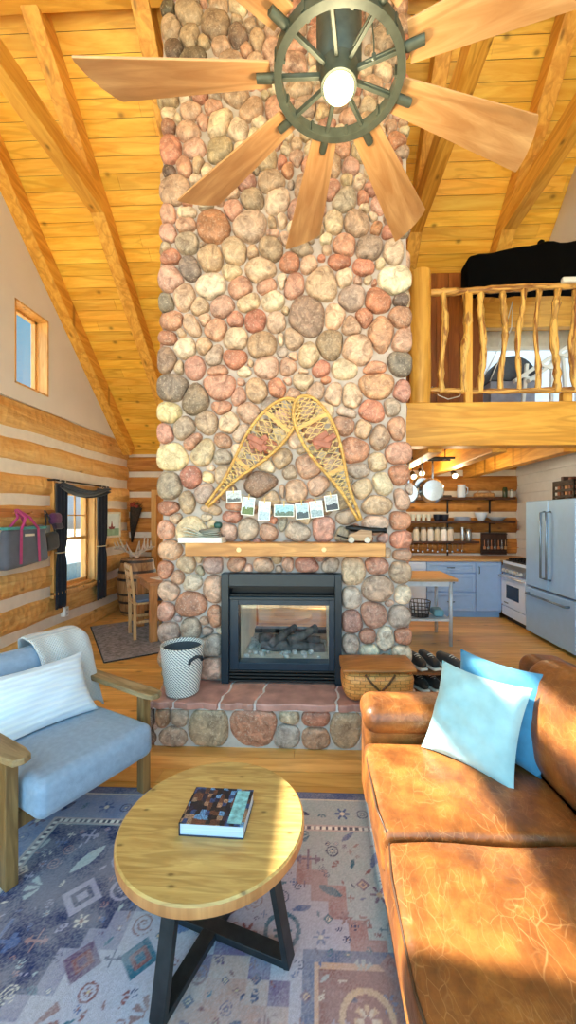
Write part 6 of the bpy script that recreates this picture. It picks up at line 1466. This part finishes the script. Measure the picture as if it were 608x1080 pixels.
# hooks rail with hanging spoons
rz_ = at(470, 574, YF - .05).z
t = thing('hook_rail', 'thin dark rail under the jars with hanging utensils', 'rail', (1.9, YF - .05, rz_)); MB().tube([(sx0 + .1, YF - .05, rz_), (at(491, 574, YF - .05).x, YF - .05, rz_)], .006, 8).build('rod', BLACK, t)
for x in (sx0 + .15, at(489, 574, YF - .05).x): MB().bar((x, YF - .05, rz_), (x, YF + .0, rz_), .01, .01).build('rail_mount', BLACK, t)
for k in range(11):
    x = at(436 + k * 5.2, 575, YF - .06).x; L_ = .08 + .03 * ((k * 7) % 3) / 2
    t = thing('hanging_spoon', 'steel spoon hanging from the hook rail, %s from the chimney' % ['first', 'second', 'third', 'fourth', 'fifth', 'sixth', 'seventh', 'eighth', 'ninth', 'tenth', 'last'][k], 'spoon', (x, YF - .06, rz_), group='spoons on the hook rail')
    MB().tube([(x, YF - .06, rz_ + .008), (x, YF - .062, rz_ - .02), (x, YF - .06, rz_ - L_)], .004, 6).build('shaft', STE, t); MB().rbox((x, YF - .06, rz_ - L_ - .018), (.034, .014, .04), .006, 2, 1).build('bowl', STE, t, smooth=True)
# utensil grid at the right end
gx0, gx1, gz1, gz0 = at(508, 575, YF - .04).x, at(535, 575, YF - .04).x, at(520, 562, YF - .04).z, at(520, 588, YF - .04).z
t = thing('utensil_rack', 'dark wall rack hung with copper and steel utensils by the worktop corner', 'utensil rack', ((gx0 + gx1) / 2, YF - .04, gz0))
MB().bb(gx0, gx1, YF - .035, YF - .012, max(gz0, .93), gz1).build('back_board', plain('dark rack board', S(62, 40, 28), .6, noise=.3), t)
for k in range(4): z = gz1 - .02 - k * .10; MB().tube([(gx0, YF - .06, z), (gx1, YF - .06, z)], .006, 6).build('bar', BLACK, t)
COP = plain('copper', S(206, 138, 96), .3, .7)
for k in range(7):
    x = gx0 + .04 + k * (gx1 - gx0 - .08) / 6; zt3 = gz1 - .13; nm = ['whisk', 'ladle', 'spatula', 'skimmer', 'masher', 'fork', 'scoop'][k]
    t = thing('hanging_utensil', '%s hanging on the dark utensil rack' % ['slim copper whisk', 'steel ladle', 'copper spatula', 'steel skimmer', 'copper masher', 'steel fork', 'pale wooden scoop'][k], nm, (x, YF - .075, zt3), group='utensils on the rack')
    mm = [COP, STE, COP, STE, COP, STE, BUT][k]; MB().tube([(x, YF - .072, zt3 + .01), (x, YF - .078, zt3 - .10)], .005, 6).build('shaft', mm, t); MB().rbox((x, YF - .078, zt3 - .12), (.04, .014, .05), .006, 2, 1).build('head', mm, t, smooth=True)
# ---- island table
ix1 = 1.70; iy0, iy1 = 4.78, 5.48; iz = .825
t = thing('kitchen_island', 'butcher-block island table on pale steel legs with a low shelf', 'island table', (1.2, 5.1, 0)); WLEG = plain('pale blue white legs', S(196, 208, 222), .4, .2)
MB().bb(.60, ix1, iy0, iy1, iz - .035, iz).build('tabletop', BUT, t, bevel=.004)
for x in (.66, ix1 - .07):
    for y in (iy0 + .06, iy1 - .06): MB().tube([(x, y, 0), (x, y, iz - .036)], .022, 14).build('leg', WLEG, t, smooth=True)
MB().bb(.66, ix1 - .07, iy0 + .05, iy1 - .05, .30, .325).build('shelf', plain('pale shelf', S(206, 214, 222), .3), t)
m = MB(); m.bb(.66, ix1 - .07, iy0 + .05, iy0 + .07, iz - .10, iz - .036); m.bb(.66, ix1 - .07, iy1 - .07, iy1 - .05, iz - .10, iz - .036); m.build('apron', WLEG, t)
t = thing('wire_basket', 'dark wire basket on the low shelf of the island', 'basket', (1.32, 5.05, .326)); m = MB(); c = Vector((1.30, 5.0, .326))
for z, r in ((.0, .11), (.09, .12), (.18, .13)): m.tube([c + Vector((r * math.cos(a), r * math.sin(a), z + .005)) for a in [q * 2 * PI / 24 for q in range(24)]], .005, 6, closed=True)
m.build('hoops', BLACK, t); m = MB()
for q in range(16): a = q * PI / 8; m.tube([c + Vector((.11 * math.cos(a), .11 * math.sin(a), .003)), c + Vector((.13 * math.cos(a), .13 * math.sin(a), .185))], .004, 5)
m.build('wires', BLACK, t); MB().lathe([(0, .002), (.10, .002), (.10, .008), (0, .008)], c, 20).build('base', BLACK, t)
t = thing('tea_towel', 'pale teal towel folded on the low shelf of the island', 'towel', (1.53, 5.1, .326)); MB().rbox((1.52, 5.02, .375), (.13, .2, .09), .03).build('cloth', fabric('teal towel', S(120, 170, 186)), t, smooth=True)
# ---- pot rack
py_ = 4.8; zr = at(450, 484, py_).z
t = thing('pot_rack', 'black bar pot rack hanging under the loft joists', 'pot rack', (1.35, py_, zr)); 
for y, z in ((py_ - .07, zr), (py_ + .09, zr - .0)): MB().bb(.85, at(478, 484, py_).x, y - .012, y + .012, z - .012, z + .012).build('bar', BLACK, t)
for x in (.95, 1.55): MB().bb(x - .012, x + .012, py_ - .07, py_ + .09, zr - .010, zr + .010).build('cross_bar', BLACK, t); MB().tube([(x, py_, zr), (x, py_, 2.5)], .006, 8).build('hanger', BLACK, t)
def pan(px, py, r, label, y):
    c = at(px, py, y); t = thing('hanging_pan', label, 'pan', c, group='pans on the pot rack')
    R = rotm(PI / 2, 0, 0); MB().lathe([(0, .0), (r * .8, 0), (r, -.05), (r + .008, -.052), (r * .84, .006), (0, .008)], c, 36, R).build('bowl', STE, t, auto=True)
    MB().bar(c + Vector((0, .01, r * .95)), c + Vector((0, .02, zr - c.z - .03)), .022, .012, (0, 1, 0)).build('handle', STE, t, bevel=.002)
    MB().tube([c + Vector((0, .02, zr - c.z - .06)), c + Vector((0, y * 0 - .02, zr - c.z - .02)), c + Vector((0, 0, zr - c.z + .015)), c + Vector((0, .03, zr - c.z + .02))], .004, 6).build('hook', BLACK, t)
pan(457, 517, .145, 'large steel pan hanging from the pot rack bottom outward', py_ - .06); pan(431.5, 520, .125, 'smaller steel pan on the pot rack half hidden by the chimney', py_ - .05)
pan(446, 512, .11, 'dark-rimmed pan hanging behind the large steel pan', py_ + .10)
# ---- track lights
LAMP = plain('warm lamp face', S(255, 230, 180), .4, emit=((1, .8, .45, 1), 12.0)); lampspots = []
for px, py, lab in ((437, 503, 'small lit spotlight on kitchen ceiling nearest the chimney'), (445.5, 499.5, 'brightest small lit spotlight beside the hanging pans'), (480.5, 502, 'small lit spotlight with black head right of the hanging pans')):
    c = at(px, py, 5.6); t = thing('spot_lamp', lab, 'spotlight', c, group='kitchen spotlights'); d = Vector((.0, -.75, -.5)).normalized(); x = Vector((1, 0, 0)); R = Matrix((x, d.cross(x).normalized() * -1, d)).transposed() if False else Matrix((x, d.cross(x), d)).transposed()
    MB().lathe([(0, -.12), (.03, -.12), (.042, -.02), (.045, 0), (.036, 0), (.03, -.01), (0, -.01)], c, 20, R).build('head', BLACK, t, auto=True); MB().lathe([(0, -.004), (.036, -.004), (.03, .004), (0, .008)], c, 20, R).build('bulb', LAMP, t, auto=True)
    MB().tube([c - d * .1, c - d * .1 + Vector((0, 0, .05)), (c.x, c.y + .08, 2.49)], .006, 6).build('arm', BLACK, t)
    lampspots.append(c + d * .05)
# ------------------------------------------------------------ light
def lamp(name, kind, loc, energy, color=(1, 1, 1), size=.1, rot=None, **kw):
    l = bpy.data.lights.new(name, kind); l.energy = energy; l.color = color
    if kind == 'AREA': l.shape = 'RECTANGLE'; l.size, l.size_y = size if isinstance(size, tuple) else (size, size)
    elif kind != 'SUN': l.shadow_soft_size = size
    for k, v in kw.items(): setattr(l, k, v)
    o = bpy.data.objects.new(name, l); COL.objects.link(o); o.location = loc
    if rot is not None: o.rotation_euler = rot
    return o
SUN_DIR = Vector((1, -.2, -1.0)).normalized()
s = lamp('sun', 'SUN', (-6, 4, 8), SUN_E, (1.0, .90, .70)); s.data.angle = math.radians(.6)
s.rotation_euler = SUN_DIR.to_track_quat('-Z', 'Y').to_euler()
lamp('fan_bulb', 'POINT', (FX, FY, FZ - .24), FAN_E, (1, .82, .52), .06)
for i, c in enumerate(lampspots):
    lamp('kitchen_spot', 'POINT', c + Vector((0, -.05, -.04)), SPOT_E, (1, .8, .52), .04)
w = bpy.data.worlds.new('sky'); scn.world = w; w.use_nodes = True; nt = w.node_tree
bg = nt.nodes['Background']; tc = node(nt, 'ShaderNodeTexCoord'); sp = node(nt, 'ShaderNodeSeparateXYZ'); nt.links.new(tc.outputs['Generated'], sp.inputs[0])
r = ramp(nt, [(0, (.55, .50, .42)), (.49, (.62, .58, .50)), (.51, (.80, .91, 1.0)), (.60, (.56, .80, 1.0)), (.72, (.22, .68, .90))])
mr = node(nt, 'ShaderNodeMapRange'); nt.links.new(sp.outputs[2], mr.inputs[0]); mr.inputs[1].default_value = -1; mr.inputs[2].default_value = 1
nt.links.new(mr.outputs[0], r.inputs['Fac']); nt.links.new(r.outputs['Color'], bg.inputs['Color']); 
# sky brightened behind the camera for more room light, dimmed ahead
fy_ = node(nt, 'ShaderNodeMapRange'); nt.links.new(sp.outputs[1], fy_.inputs[0]); fy_.inputs[1].default_value = -.6; fy_.inputs[2].default_value = .6; fy_.inputs[3].default_value = 1.25; fy_.inputs[4].default_value = .24
ms = node(nt, 'ShaderNodeMath', operation='MULTIPLY'); nt.links.new(fy_.outputs[0], ms.inputs[0]); ms.inputs[1].default_value = SKY_E; nt.links.new(ms.outputs[0], bg.inputs['Strength'])
# ------------------------------------------------------------ camera
cam = bpy.data.cameras.new('camera'); co = bpy.data.objects.new('camera', cam); COL.objects.link(co)
co.location = (0, 0, EYE); co.rotation_euler = (PI / 2, 0, YAW)
cam.sensor_fit = 'HORIZONTAL'; cam.sensor_width = 36; cam.lens = 36 * F / 608
cam.shift_x = -(CX - 304) / 608; cam.shift_y = (CY - 540) / 608; cam.clip_start = .02; cam.clip_end = 300
scn.camera = co
vs = scn.view_settings; vs.view_transform = 'Standard'; vs.look = 'None'; vs.gamma = 1; vs.use_curve_mapping = False; vs.exposure = EXPO
scn.cycles.max_bounces = 10; scn.cycles.diffuse_bounces = 7; scn.cycles.glossy_bounces = 4; scn.cycles.transparent_max_bounces = 12
scn.cycles.sample_clamp_indirect = 8
bpy.context.view_layer.update()
